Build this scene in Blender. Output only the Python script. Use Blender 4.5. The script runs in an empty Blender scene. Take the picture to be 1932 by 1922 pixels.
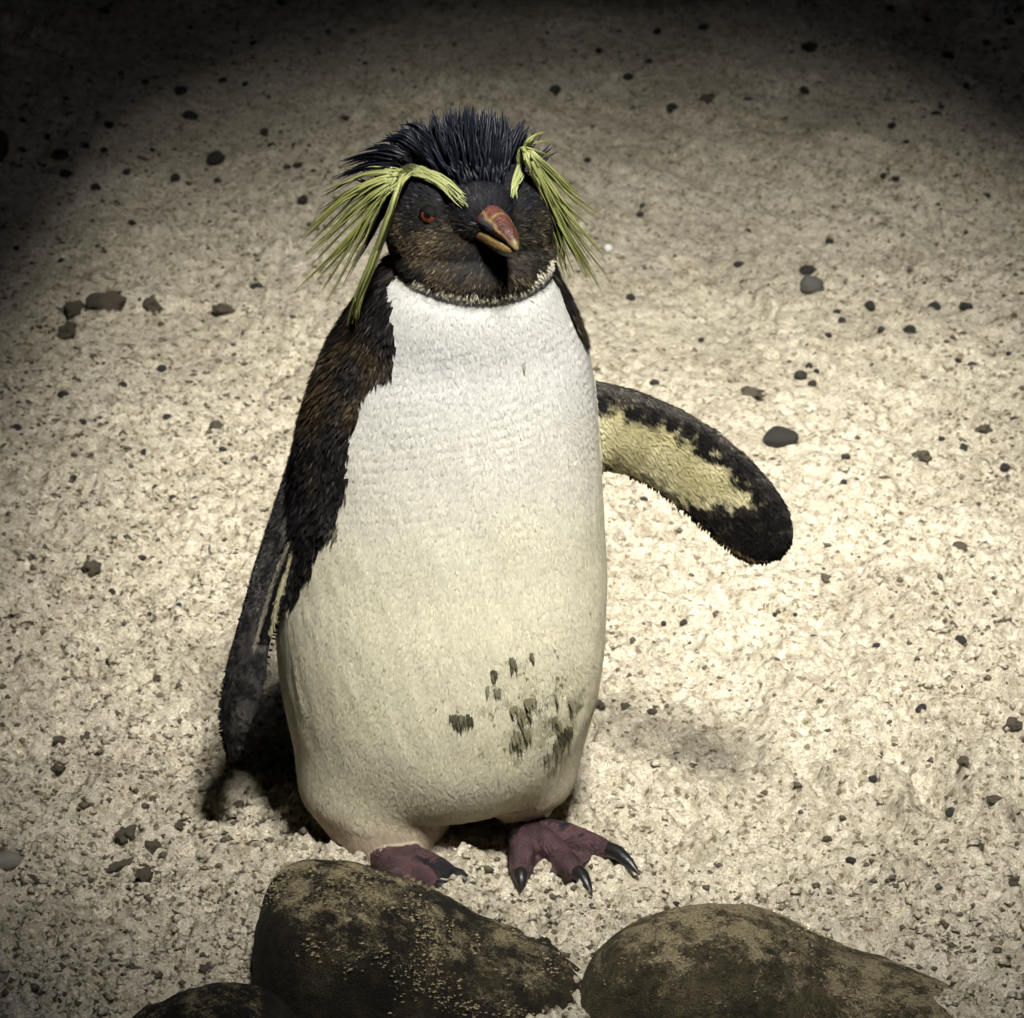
import bpy, math, random
import numpy as np
from mathutils import Vector, Matrix
from mathutils.bvhtree import BVHTree

random.seed(7)
RNG = np.random.default_rng(7)
scene = bpy.context.scene
col = scene.collection
R = math.radians

# ------------------------------------------------------------------ camera
PITCH = R(24.0)
DIST = 3.0
HFOV = 2 * math.atan(0.3265 / DIST)
CAM = Vector((0.0, -DIST * math.cos(PITCH), 0.244 + DIST * math.sin(PITCH)))
cd = bpy.data.cameras.new('camera')
cam = bpy.data.objects.new('camera', cd)
col.objects.link(cam)
cam.location = CAM
cam.rotation_euler = (math.pi / 2 - PITCH, 0, 0)
cd.sensor_fit = 'HORIZONTAL'
cd.sensor_width = 36
cd.lens = 18 / math.tan(HFOV / 2)
cd.clip_start = 0.05
cd.clip_end = 500
cd.dof.use_dof = True
cd.dof.focus_distance = 2.93
cd.dof.aperture_fstop = 27
scene.camera = cam
scene.cycles.use_denoising = True
scene.cycles.denoiser = 'OPENIMAGEDENOISE'
scene.cycles.denoising_prefilter = 'ACCURATE'

# ------------------------------------------------------------------ light
SUN_EL, SUN_AZ = R(56), R(7)          # azimuth: from behind the camera towards camera right
sdir = Vector((math.cos(SUN_EL) * math.sin(SUN_AZ), -math.cos(SUN_EL) * math.cos(SUN_AZ), math.sin(SUN_EL)))
world = bpy.data.worlds.new('World')
scene.world = world
world.use_nodes = True
wn = world.node_tree.nodes
wl = world.node_tree.links
bg = wn.get('Background') or wn.new('ShaderNodeBackground')
sky = wn.new('ShaderNodeTexSky')
sky.sky_type = 'NISHITA'
sky.sun_disc = False
sky.sun_elevation = SUN_EL
sky.sun_rotation = math.atan2(sdir.x, sdir.y)
wl.new(sky.outputs[0], bg.inputs[0])
bg.inputs[1].default_value = 0.05
sl = bpy.data.lights.new('sun', 'SUN')
sun = bpy.data.objects.new('sun', sl)
col.objects.link(sun)
sl.energy = 1.5
sl.angle = R(22)
sl.color = (1.0, 0.968, 0.90)
sun.rotation_euler = sdir.to_track_quat('Z', 'Y').to_euler()
sun.location = sdir * 8
vs = scene.view_settings
vs.view_transform = 'Standard'
vs.look = 'None'
vs.gamma = 1
vs.use_curve_mapping = False
vs.exposure = 4.5

# ------------------------------------------------------------------ helpers
TF = math.tan(HFOV / 2)
FWD = Vector((0, math.cos(PITCH), -math.sin(PITCH)))
UPV = Vector((0, math.sin(PITCH), math.cos(PITCH)))


def ray(u, v):
    return (FWD + Vector((1, 0, 0)) * ((u - 966) / 966 * TF) - UPV * ((v - 961) / 966 * TF)).normalized()


def py(u, v, y):                       # photo point on the upright plane at depth y
    d = ray(u, v)
    return CAM + d * ((y - CAM.y) / d.y)


def gz(u, v, z=0.0):                   # photo point on a level plane
    d = ray(u, v)
    return CAM + d * ((z - CAM.z) / d.z)


def U2M(p):                            # metres per photo unit at point p
    return (Vector(p) - CAM).dot(FWD) * TF / 966


def h2(ix, iy, seed):
    with np.errstate(over='ignore'):
        n = (ix.astype(np.int64) * 374761393 + iy.astype(np.int64) * 668265263 + seed * 1442695041) & 0xffffffff
        n = ((n ^ (n >> 13)) * 1274126177) & 0xffffffff
        n = ((n ^ (n >> 16)) * 2246822519) & 0xffffffff
        n = n ^ (n >> 15)
    return (n & 0xffffff) / float(0xffffff)


def noise2(x, y, seed=0):
    ix, iy = np.floor(x), np.floor(y)
    fx, fy = x - ix, y - iy
    ux, uy = fx * fx * fx * (fx * (fx * 6 - 15) + 10), fy * fy * fy * (fy * (fy * 6 - 15) + 10)

    def g(a, b):
        an = h2(ix + a, iy + b, seed) * 2 * np.pi
        return np.cos(an) * (fx - a) + np.sin(an) * (fy - b)
    n0 = g(0, 0) * (1 - ux) + g(1, 0) * ux
    n1 = g(0, 1) * (1 - ux) + g(1, 1) * ux
    return (n0 * (1 - uy) + n1 * uy) * 1.5


def noise3(p, scale=1.0, seed=0):
    p = np.asarray(p, float) * scale
    i = np.floor(p)
    f = p - i
    u = f * f * (3 - 2 * f)
    out = np.zeros(len(p))
    for a in (0, 1):
        for b in (0, 1):
            for c in (0, 1):
                w = (u[:, 0] if a else 1 - u[:, 0]) * (u[:, 1] if b else 1 - u[:, 1]) * (u[:, 2] if c else 1 - u[:, 2])
                out += w * h2(i[:, 0] + a + 57 * (i[:, 2] + c), i[:, 1] + b - 131 * (i[:, 2] + c), seed)
    return out * 2 - 1


def fbm3(p, scale, octs=4, seed=0):
    a, s, t = 1.0, 0.0, 0.0
    for k in range(octs):
        s = s + a * noise3(p, scale * 2 ** k, seed + k)
        t += a
        a *= 0.5
    return s / t * 1.4


def smooth(a, b, x):
    t = np.clip((x - a) / (b - a), 0, 1)
    return t * t * (3 - 2 * t)


def mesh_np(name, V, F, smooth_shade=True):
    """V (n,3); F: list of arrays of faces, each (m,k)."""
    me = bpy.data.meshes.new(name)
    V = np.asarray(V, np.float32)
    if not isinstance(F, list):
        F = [F]
    F = [np.asarray(f, np.int32) for f in F if len(f)]
    me.vertices.add(len(V))
    me.vertices.foreach_set('co', V.ravel())
    nl = sum(f.size for f in F)
    npoly = sum(len(f) for f in F)
    me.loops.add(nl)
    me.loops.foreach_set('vertex_index', np.concatenate([f.ravel() for f in F]))
    me.polygons.add(npoly)
    tot = np.concatenate([np.full(len(f), f.shape[1], np.int32) for f in F])
    start = np.concatenate([[0], np.cumsum(tot)[:-1]]).astype(np.int32)
    me.polygons.foreach_set('loop_start', start)
    me.update(calc_edges=True)
    me.validate()
    me.polygons.foreach_set('use_smooth', np.full(len(me.polygons), smooth_shade))
    me.update()
    return me


def colour(me, C):
    C = np.asarray(C, np.float32)
    if C.shape[1] == 3:
        C = np.c_[C, np.full(len(C), 0.6, np.float32)]
    at = me.color_attributes.new('Col', 'FLOAT_COLOR', 'POINT')
    at.data.foreach_set('color', C.astype(np.float32).ravel())


def obj(name, me, mat=None, parent=None):
    o = bpy.data.objects.new(name, me)
    col.objects.link(o)
    if mat is not None:
        me.materials.append(mat)
    if parent is not None:
        o.parent = parent
        if parent.type == 'EMPTY':
            o.matrix_parent_inverse = Matrix.Translation(-Vector(parent.location))
        else:
            o.matrix_parent_inverse = Matrix.Identity(4)
    return o


def tag(o, label=None, cat=None, group=None, kind=None):
    if label: o['label'] = label
    if cat: o['category'] = cat
    if group: o['group'] = group
    if kind: o['kind'] = kind
    return o


def loft(rings, cap=True):
    """rings: list of (n,3) arrays -> V, [quads, tris]"""
    n = len(rings[0])
    V = np.concatenate(rings)
    q = []
    for r in range(len(rings) - 1):
        a = r * n + np.arange(n)
        b = r * n + (np.arange(n) + 1) % n
        q.append(np.c_[a, b, b + n, a + n])
    t = []
    if cap:
        V = np.concatenate([V, [rings[0].mean(0)], [rings[-1].mean(0)]])
        c0, c1 = len(V) - 2, len(V) - 1
        a = np.arange(n); b = (a + 1) % n
        t.append(np.c_[b, a, np.full(n, c0)])
        k = (len(rings) - 1) * n
        t.append(np.c_[a + k, b + k, np.full(n, c1)])
        t = np.concatenate(t)
    return V, [np.concatenate(q), np.asarray(t)]


def ico(sub):
    t = (1 + 5 ** 0.5) / 2
    v = [(-1, t, 0), (1, t, 0), (-1, -t, 0), (1, -t, 0), (0, -1, t), (0, 1, t), (0, -1, -t), (0, 1, -t), (t, 0, -1), (t, 0, 1), (-t, 0, -1), (-t, 0, 1)]
    f = [(0, 11, 5), (0, 5, 1), (0, 1, 7), (0, 7, 10), (0, 10, 11), (1, 5, 9), (5, 11, 4), (11, 10, 2), (10, 7, 6), (7, 1, 8),
         (3, 9, 4), (3, 4, 2), (3, 2, 6), (3, 6, 8), (3, 8, 9), (4, 9, 5), (2, 4, 11), (6, 2, 10), (8, 6, 7), (9, 8, 1)]
    v = [np.array(p) / np.linalg.norm(p) for p in v]
    for _ in range(sub):
        mid, nf = {}, []
        def m(a, b):
            k = (min(a, b), max(a, b))
            if k not in mid:
                p = v[a] + v[b]
                v.append(p / np.linalg.norm(p))
                mid[k] = len(v) - 1
            return mid[k]
        for a, b, c in f:
            x, y, z = m(a, b), m(b, c), m(c, a)
            nf += [(a, x, z), (b, y, x), (c, z, y), (x, y, z)]
        f = nf
    return np.array(v), np.array(f)


# ------------------------------------------------------------------ materials
def mat(name):
    m = bpy.data.materials.new(name)
    m.use_nodes = True
    nt = m.node_tree
    b = nt.nodes['Principled BSDF']
    return m, nt, nt.nodes, nt.links, b


def N(nodes, kind, **kw):
    n = nodes.new(kind)
    for k, v in kw.items():
        if k.startswith('i_'):
            n.inputs[k[2:].replace('_', ' ')].default_value = v
        else:
            setattr(n, k, v)
    return n


def ramp(nodes, stops):
    r = nodes.new('ShaderNodeValToRGB')
    e = r.color_ramp.elements
    while len(e) < len(stops):
        e.new(0.5)
    for k, (p, c) in enumerate(stops):
        e[k].position = p
        e[k].color = (*c, 1) if len(c) == 3 else c
    return r


def sand_material():
    m, nt, n, l, b = mat('sand')
    tc = N(n, 'ShaderNodeTexCoord')
    n1 = N(n, 'ShaderNodeTexNoise', i_Scale=9.0, i_Detail=5.0, i_Roughness=0.6)
    n2 = N(n, 'ShaderNodeTexNoise', i_Scale=95.0, i_Detail=6.0, i_Roughness=0.7)
    n3 = N(n, 'ShaderNodeTexNoise', i_Scale=900.0, i_Detail=3.0, i_Roughness=0.7)
    for k in (n1, n2, n3):
        l.new(tc.outputs['Object'], k.inputs['Vector'])
    r1 = ramp(n, [(0.3, (0.44, 0.398, 0.308)), (0.7, (0.64, 0.59, 0.475))])
    l.new(n1.outputs[0], r1.inputs[0])
    r2 = ramp(n, [(0.34, (0.62, 0.59, 0.53)), (0.52, (1, 1, 1)), (0.75, (1.12, 1.12, 1.12))])
    l.new(n2.outputs[0], r2.inputs[0])
    mx = N(n, 'ShaderNodeMix', data_type='RGBA', blend_type='MULTIPLY')
    mx.inputs[0].default_value = 1
    l.new(r1.outputs[0], mx.inputs[6]); l.new(r2.outputs[0], mx.inputs[7])
    def grains(scale, stops, prev, fac):
        vo = N(n, 'ShaderNodeTexVoronoi', i_Scale=scale)
        l.new(tc.outputs['Object'], vo.inputs['Vector'])
        sp = N(n, 'ShaderNodeSeparateColor')
        l.new(vo.outputs['Color'], sp.inputs[0])
        r = ramp(n, stops)
        l.new(sp.outputs[0], r.inputs[0])
        m_ = N(n, 'ShaderNodeMix', data_type='RGBA', blend_type='MULTIPLY')
        m_.inputs[0].default_value = fac
        l.new(prev, m_.inputs[6]); l.new(r.outputs[0], m_.inputs[7])
        return m_.outputs[2]
    g1 = grains(330.0, [(0.0, (0.30, 0.27, 0.22)), (0.07, (0.50, 0.47, 0.41)), (0.10, (0.90, 0.90, 0.89)), (0.85, (1.06, 1.06, 1.06)), (1.0, (1.22, 1.22, 1.22))], mx.outputs[2], 0.9)
    g2 = grains(900.0, [(0.0, (0.45, 0.42, 0.37)), (0.12, (0.80, 0.79, 0.77)), (0.8, (1.08, 1.08, 1.08)), (1.0, (1.35, 1.35, 1.35))], g1, 0.9)
    l.new(g2, b.inputs['Base Color'])
    b.inputs['Roughness'].default_value = 0.85
    b.inputs['Specular IOR Level'].default_value = 0.25
    ad = N(n, 'ShaderNodeMath', operation='MULTIPLY_ADD')
    l.new(n3.outputs[0], ad.inputs[0]); ad.inputs[1].default_value = 0.45
    l.new(n2.outputs[0], ad.inputs[2])
    bp = N(n, 'ShaderNodeBump', i_Strength=0.9, i_Distance=0.0035)
    l.new(ad.outputs[0], bp.inputs['Height'])
    l.new(bp.outputs[0], b.inputs['Normal'])
    return m


def rock_material(name, dark, mid, light, sandy=0.5, scale=28.0):
    m, nt, n, l, b = mat(name)
    tc = N(n, 'ShaderNodeTexCoord')
    ge = N(n, 'ShaderNodeNewGeometry')
    n1 = N(n, 'ShaderNodeTexNoise', i_Scale=scale, i_Detail=8.0, i_Roughness=0.68, i_Distortion=0.4)
    n2 = N(n, 'ShaderNodeTexNoise', i_Scale=scale * 5, i_Detail=6.0, i_Roughness=0.7)
    n3 = N(n, 'ShaderNodeTexNoise', i_Scale=scale * 26, i_Detail=3.0, i_Roughness=0.6)
    n4 = N(n, 'ShaderNodeTexNoise', i_Scale=scale * 2.2, i_Detail=9.0, i_Roughness=0.75)
    for k in (n1, n2, n3, n4):
        l.new(tc.outputs['Object'], k.inputs['Vector'])
    r1 = ramp(n, [(0.34, dark), (0.52, mid), (0.70, light)])
    l.new(n1.outputs[0], r1.inputs[0])
    r2 = ramp(n, [(0.32, (0.4, 0.4, 0.4)), (0.55, (1, 1, 1)), (0.74, (1.7, 1.65, 1.5))])
    l.new(n2.outputs[0], r2.inputs[0])
    mx = N(n, 'ShaderNodeMix', data_type='RGBA', blend_type='MULTIPLY')
    mx.inputs[0].default_value = 1
    l.new(r1.outputs[0], mx.inputs[6]); l.new(r2.outputs[0], mx.inputs[7])
    # sand lying on the upward faces, broken by noise
    sx = N(n, 'ShaderNodeSeparateXYZ')
    l.new(ge.outputs['Normal'], sx.inputs[0])
    a = N(n, 'ShaderNodeMath', operation='MULTIPLY_ADD')
    l.new(sx.outputs[2], a.inputs[0]); a.inputs[1].default_value = 0.50
    l.new(n4.outputs[0], a.inputs[2])
    a2 = N(n, 'ShaderNodeMath', operation='MULTIPLY_ADD')
    l.new(n3.outputs[0], a2.inputs[0]); a2.inputs[1].default_value = 0.25
    l.new(a.outputs[0], a2.inputs[2])
    mr = N(n, 'ShaderNodeMapRange')
    mr.inputs[1].default_value = 1.16 - 0.35 * sandy
    mr.inputs[2].default_value = 1.28 - 0.35 * sandy
    l.new(a2.outputs[0], mr.inputs[0])
    r3 = ramp(n, [(0.3, (0.20, 0.16, 0.09)), (0.6, (0.40, 0.335, 0.20)), (0.8, (0.55, 0.48, 0.32))])
    l.new(n3.outputs[0], r3.inputs[0])
    mx2 = N(n, 'ShaderNodeMix', data_type='RGBA')
    l.new(mr.outputs[0], mx2.inputs[0])
    l.new(mx.outputs[2], mx2.inputs[6]); l.new(r3.outputs[0], mx2.inputs[7])
    l.new(mx2.outputs[2], b.inputs['Base Color'])
    b.inputs['Roughness'].default_value = 0.75
    b.inputs['Specular IOR Level'].default_value = 0.3
    h = N(n, 'ShaderNodeMath', operation='MULTIPLY_ADD')
    l.new(n2.outputs[0], h.inputs[0]); h.inputs[1].default_value = 0.8
    l.new(n3.outputs[0], h.inputs[2])
    h2_ = N(n, 'ShaderNodeMath', operation='MULTIPLY_ADD')
    l.new(mr.outputs[0], h2_.inputs[0]); h2_.inputs[1].default_value = 0.6
    l.new(h.outputs[0], h2_.inputs[2])
    bp = N(n, 'ShaderNodeBump', i_Strength=1.0, i_Distance=0.005)
    l.new(h2_.outputs[0], bp.inputs['Height'])
    l.new(bp.outputs[0], b.inputs['Normal'])
    return m


def plain(name, c, rough=0.7, scale=40.0, var=0.35, bump=0.0008):
    m, nt, n, l, b = mat(name)
    tc = N(n, 'ShaderNodeTexCoord')
    n1 = N(n, 'ShaderNodeTexNoise', i_Scale=scale, i_Detail=5.0, i_Roughness=0.65)
    l.new(tc.outputs['Object'], n1.inputs['Vector'])
    r1 = ramp(n, [(0.3, tuple(x * (1 - var) for x in c)), (0.7, tuple(min(1, x * (1 + var)) for x in c))])
    l.new(n1.outputs[0], r1.inputs[0])
    l.new(r1.outputs[0], b.inputs['Base Color'])
    b.inputs['Roughness'].default_value = rough
    bp = N(n, 'ShaderNodeBump', i_Strength=0.7, i_Distance=bump)
    l.new(n1.outputs[0], bp.inputs['Height']); l.new(bp.outputs[0], b.inputs['Normal'])
    return m


def attr_material(name, spec=0.3, bump_scale=None, bump=0.0005, coat=0.0, sheen=0.0):
    """base colour and roughness (alpha) from the vertex attribute Col"""
    m, nt, n, l, b = mat(name)
    at = N(n, 'ShaderNodeAttribute', attribute_name='Col')
    l.new(at.outputs['Alpha'], b.inputs['Roughness'])
    b.inputs['Specular IOR Level'].default_value = spec
    b.inputs['Coat Weight'].default_value = coat
    b.inputs['Coat Roughness'].default_value = 0.12
    b.inputs['Sheen Weight'].default_value = sheen
    if bump_scale:
        tc = N(n, 'ShaderNodeTexCoord')
        n1 = N(n, 'ShaderNodeTexNoise', i_Scale=bump_scale, i_Detail=5.0, i_Roughness=0.6)
        l.new(tc.outputs['Object'], n1.inputs['Vector'])
        r = ramp(n, [(0.3, (0.72, 0.72, 0.72)), (0.7, (1.15, 1.15, 1.15))])
        l.new(n1.outputs[0], r.inputs[0])
        mx = N(n, 'ShaderNodeMix', data_type='RGBA', blend_type='MULTIPLY')
        mx.inputs[0].default_value = 1
        l.new(at.outputs['Color'], mx.inputs[6]); l.new(r.outputs[0], mx.inputs[7])
        l.new(mx.outputs[2], b.inputs['Base Color'])
        bp = N(n, 'ShaderNodeBump', i_Strength=0.8, i_Distance=bump)
        l.new(n1.outputs[0], bp.inputs['Height']); l.new(bp.outputs[0], b.inputs['Normal'])
    else:
        l.new(at.outputs['Color'], b.inputs['Base Color'])
    return m


M_SAND = sand_material()
M_ROCK_A = rock_material('brown_rock', (0.006, 0.005, 0.003), (0.026, 0.020, 0.011), (0.070, 0.056, 0.031), 0.36)
M_ROCK_B = rock_material('olive_rock', (0.032, 0.026, 0.014), (0.088, 0.073, 0.039), (0.16, 0.132, 0.072), 0.50)
M_ROCK_C = rock_material('dark_rock', (0.004, 0.0036, 0.0024), (0.015, 0.0125, 0.0075), (0.045, 0.037, 0.022), 0.2)
M_PEB = plain('dark_pebble', (0.018, 0.0165, 0.0135), 0.7, 300, 0.5)
M_PEB2 = plain('brown_pebble', (0.085, 0.070, 0.046), 0.85, 300, 0.5, 0.0015)
M_PALE = plain('pale_stone', (0.85, 0.84, 0.80), 0.7, 200, 0.2)
M_SHADEBOX = plain('shade_box_dark', (0.10, 0.10, 0.095), 0.9, 6, 0.25, 0.002)  # shell of the added shade box, dark to limit bounce

# ------------------------------------------------------------------ ground
STREAKS = [  # grooves raked or trodden in the sand: photo polyline, width (m), depth (m)
    ([(1350, 280), (1450, 320), (1560, 355), (1660, 372)], .020, .006),
    ([(1440, 270), (1560, 312), (1680, 350), (1800, 362)], .020, .007),
    ([(1580, 270), (1690, 300), (1800, 322), (1900, 330)], .022, .008),
    ([(1240, 290), (1330, 330), (1420, 372), (1500, 395)], .018, .005),
    ([(1290, 195), (1350, 205), (1440, 160), (1560, 150), (1700, 155)], .016, .004),
    ([(1180, 160), (1260, 205), (1330, 240)], .02, .005),
    ([(1230, 500), (1290, 482), (1350, 500), (1400, 540)], .018, .005),
    ([(1260, 560), (1340, 540), (1420, 565), (1480, 600)], .014, .005),
    ([(1090, 320), (1140, 350), (1200, 370)], .02, .005),
    ([(1270, 1105), (1350, 1120), (1430, 1140), (1500, 1165)], .010, .004),
    ([(1180, 1135), (1290, 1145), (1380, 1170), (1460, 1205)], .010, .005),
    ([(1260, 1190), (1340, 1215), (1420, 1255), (1500, 1300)], .012, .005),
    ([(1680, 1400), (1730, 1440), (1780, 1490), (1800, 1540)], .026, .018),
    ([(1500, 1430), (1545, 1470), (1580, 1500)], .012, .006),
    ([(1440, 1470), (1475, 1510), (1490, 1550)], .014, .005),
    ([(1230, 1450), (1300, 1480), (1350, 1510)], .012, .005),
    ([(1160, 1540), (1240, 1550), (1290, 1570), (1300, 1600)], .016, .007),
    ([(1180, 1600), (1260, 1600), (1295, 1580)], .012, .004),
    ([(520, 100), (590, 95), (640, 80)], .03, .006),
    ([(780, 165), (880, 165), (950, 190)], .03, .006),
    ([(20, 60), (120, 95), (200, 130)], .03, .006),
    ([(60, 20), (160, 60), (250, 110)], .03, .006),
    ([(1700, 880), (1800, 895), (1900, 880)], .016, .007),
    ([(1680, 905), (1740, 910)], .012, .005),
    ([(1750, 640), (1840, 655), (1920, 640)], .02, .004),
    ([(1800, 1120), (1850, 1170), (1900, 1165)], .02, .008),
    ([(0, 1010), (120, 1000), (230, 1010)], .010, .003),
    ([(60, 760), (160, 790), (260, 790)], .012, .004),
    ([(130, 575), (230, 590), (330, 590), (430, 595)], .02, .007),
    ([(390, 590), (440, 600), (500, 590)], .016, .005),
]
SEGS = [([gz(*p) for p in pts], w * .85, d * 1.4) for pts, w, d in STREAKS]
MOUNDS = []
for (u, v, amp, ru, rv) in [(868, 1650, .014, .022, .05), (1180, 1720, .006, .10, .03), (1000, 1760, .010, .06, .03), (1050, 1790, .012, .05, .03), (1250, 1575, -.004, .03, .03)]:
    g = gz(u, v)
    MOUNDS.append((g.x, g.y, amp, ru, rv))


RELIEF = 2.0


def pits(x, y, cell, seed, p, rmin, rmax):
    """jittered round pits; returns 0..1 depth mask"""
    X, Y = x / cell, y / cell
    ix, iy = np.floor(X), np.floor(Y)
    out = np.zeros_like(X)
    for a in (-1, 0, 1):
        for b in (-1, 0, 1):
            cx, cy = ix + a, iy + b
            jx, jy = h2(cx, cy, seed), h2(cx, cy, seed + 1)
            on = h2(cx, cy, seed + 2) < p
            rr = rmin + (rmax - rmin) * h2(cx, cy, seed + 3)
            st = 0.6 + 0.8 * h2(cx, cy, seed + 4)
            d = np.hypot((X - cx - jx) * cell * st, (Y - cy - jy) * cell / st) / rr
            out = np.maximum(out, np.where(on, np.clip(1 - d * d, 0, 1), 0))
    return out


def H(x, y):
    x = np.asarray(x, float); y = np.asarray(y, float)
    far = smooth(0.25, 1.0, y)
    rough = 1 - 0.70 * far * smooth(-0.5, 0.2, noise2(x * 3.1 + 5, y * 2.3, 11) + 0.35)
    rough = rough * (1 - 0.45 * np.exp(-((x - .20) / .16) ** 2 - ((y - .35) / .35) ** 2))   # trodden smoother beside the bird
    wx, wy = x + 0.004 * noise2(x * 45, y * 45, 21), y + 0.004 * noise2(x * 45 + 9, y * 45, 22)
    h = 0.014 * noise2(x * 3.3, y * 2.6, 1) + 0.006 * noise2(x * 9, y * 8, 2)
    k = RELIEF
    h += rough * k * 0.0050 * noise2(wx * 24, wy * 24, 3)
    lump = noise2(wx * 52, wy * 52, 4)
    h += rough * k * 0.0040 * lump
    h += (0.25 + 0.75 * rough) * k * 0.0026 * noise2(wx * 105, wy * 105, 5)
    h += (0.35 + 0.65 * rough) * k * 0.0011 * noise2(x * 210, y * 210, 6)
    pr = 0.20 + 0.80 * rough
    h -= pr * 0.0040 * pits(wx, wy, 0.012, 31, 0.40, 0.0024, 0.0046)
    h -= pr * 0.0055 * pits(wx, wy, 0.034, 41, 0.45, 0.004, 0.009)
    # swept and trodden ripples beside and behind the bird
    rx, ry = x * .77 - y * .64, x * .64 + y * .77
    rx, ry = rx + .02 * noise2(x * 5, y * 5, 61), ry + .035 * noise2(x * 4 + 3, y * 4, 62)
    rip = np.abs(noise2(rx * 5.5, ry * 24, 63))
    msk = smooth(.02, .16, x) * smooth(-.05, .15, y) + .7 * smooth(.7, 1.1, y)
    msk = np.clip(msk, 0, 1) * np.clip(.35 + 1.4 * noise2(x * 4.5, y * 3.5, 64), 0, 1)
    h += msk * (.0075 * np.exp(-(rip / .13) ** 2) - .004)
    wob = 0.005 * noise2(x * 32, y * 32, 51)
    for P, w, d in SEGS:
        xs = [p.x for p in P]; ys = [p.y for p in P]
        m = (x > min(xs) - 3 * w) & (x < max(xs) + 3 * w) & (y > min(ys) - 3 * w) & (y < max(ys) + 3 * w)
        if not m.any():
            continue
        xx, yy = x[m], y[m]
        best = np.full(len(xx), 9.0)
        for a, b in zip(P[:-1], P[1:]):
            dx, dy = b.x - a.x, b.y - a.y
            t = np.clip(((xx - a.x) * dx + (yy - a.y) * dy) / (dx * dx + dy * dy), 0, 1)
            best = np.minimum(best, np.hypot(xx - a.x - t * dx, yy - a.y - t * dy))
        ends = np.minimum(np.hypot(xx - P[0].x, yy - P[0].y), np.hypot(xx - P[-1].x, yy - P[-1].y))
        fade = smooth(0, 2.5 * w, ends)
        dd = (best + wob[m]) / w
        h[m] += d * (0.35 + 0.65 * fade) * (-np.exp(-(dd * 1.5) ** 2) + 0.5 * np.exp(-((dd - 1.3) * 2.0) ** 2))
    for (mx, my, amp, rx, ry) in MOUNDS:
        h += amp * np.exp(-((x - mx) / rx) ** 2 - ((y - my) / ry) ** 2)
    return h


def Hp(x, y):
    return float(H(np.array([x]), np.array([y]))[0])


def axis(lo, hi, step_fn, far):
    a = [lo]
    while a[-1] < hi:
        a.append(a[-1] + step_fn(a[-1]))
    s = step_fn(a[-1]); up = []
    p = a[-1]
    while p < far:
        s *= 1.35; p += s; up.append(p)
    s = step_fn(lo); dn = []
    p = lo
    while p > -far:
        s *= 1.35; p -= s; dn.append(p)
    return np.array(dn[::-1] + a + up)


gx = axis(-0.56, 0.56, lambda t: 0.0018, 60)
gy = axis(-0.36, 2.1, lambda t: 0.0018 + 0.0030 * max(0, min(1, (t - 0.3) / 1.4)), 60)
GX, GY = np.meshgrid(gx, gy)
GZ = H(GX.ravel(), GY.ravel())
nx, ny = len(gx), len(gy)
I = np.arange(nx * ny).reshape(ny, nx)
F = np.c_[I[:-1, :-1].ravel(), I[:-1, 1:].ravel(), I[1:, 1:].ravel(), I[1:, :-1].ravel()]
ground = obj('sand_ground', mesh_np('sand_ground', np.c_[GX.ravel(), GY.ravel(), GZ], F), M_SAND)
tag(ground, 'pale beige trodden sand covering the floor of the enclosure', 'sand', kind='structure')

# ------------------------------------------------------------------ shade box added out of view; its opening shapes the pool of light
SHADE_Z = 1.85
POOL = (0.065, 0.36)
pc = Vector((POOL[0], POOL[1], 0)) + sdir * (SHADE_Z / sdir.z)
PRX, PRY, PRF = 0.14, 0.42, 0.92
shade_box = bpy.data.objects.new('added_shade_box', None)
col.objects.link(shade_box)
shade_box.location = (0, 0, 0)
tag(shade_box, 'added unseen dark box with one narrow pointed opening on top that shapes the light', 'shade box')
X0, X1, Y0, Y1 = -3.2, 3.2, -4.6, 6.0


def boxmesh(name, a, b):
    x0, y0, z0 = a; x1, y1, z1 = b
    V = [(x0, y0, z0), (x1, y0, z0), (x1, y1, z0), (x0, y1, z0), (x0, y0, z1), (x1, y0, z1), (x1, y1, z1), (x0, y1, z1)]
    Fq = [(0, 3, 2, 1), (4, 5, 6, 7), (0, 1, 5, 4), (1, 2, 6, 5), (2, 3, 7, 6), (3, 0, 4, 7)]
    return mesh_np(name, V, np.array(Fq), False)


for a, b in [((X0 - .2, Y0 - .2, -.1), (X1 + .2, Y0, SHADE_Z - .003)), ((X0 - .2, Y1, -.1), (X1 + .2, Y1 + .2, SHADE_Z - .003)),
             ((X0 - .2, Y0 + .002, -.1), (X0, Y1 - .002, SHADE_Z - .003)), ((X1, Y0 + .002, -.1), (X1 + .2, Y1 - .002, SHADE_Z - .003))]:
    obj('shade_wall', boxmesh('shade_wall', a, b), M_SHADEBOX, shade_box)
nr = 96
an = np.linspace(0, 2 * np.pi, nr, endpoint=False)
sf = np.clip(np.sin(an), 0, 1)                    # the far end of the opening narrows to a point
inner = np.c_[pc.x + PRX * np.sign(np.cos(an)) * np.where(np.sin(an) > 0, (1 - sf) ** 0.75, np.abs(np.cos(an))), pc.y + np.where(np.sin(an) > 0, PRF * sf, PRY * np.sin(an))]
dx, dy = inner[:, 0] - pc.x, inner[:, 1] - pc.y
ox0, ox1, oy0, oy1 = X0 - .2, X1 + .2, Y0 - .2, Y1 + .2
tt = np.minimum(np.where(dx > 0, (ox1 - pc.x) / np.maximum(dx, 1e-9), (ox0 - pc.x) / np.minimum(dx, -1e-9)),
                np.where(dy > 0, (oy1 - pc.y) / np.maximum(dy, 1e-9), (oy0 - pc.y) / np.minimum(dy, -1e-9)))
outer = np.c_[pc.x + dx * tt, pc.y + dy * tt]
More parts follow.
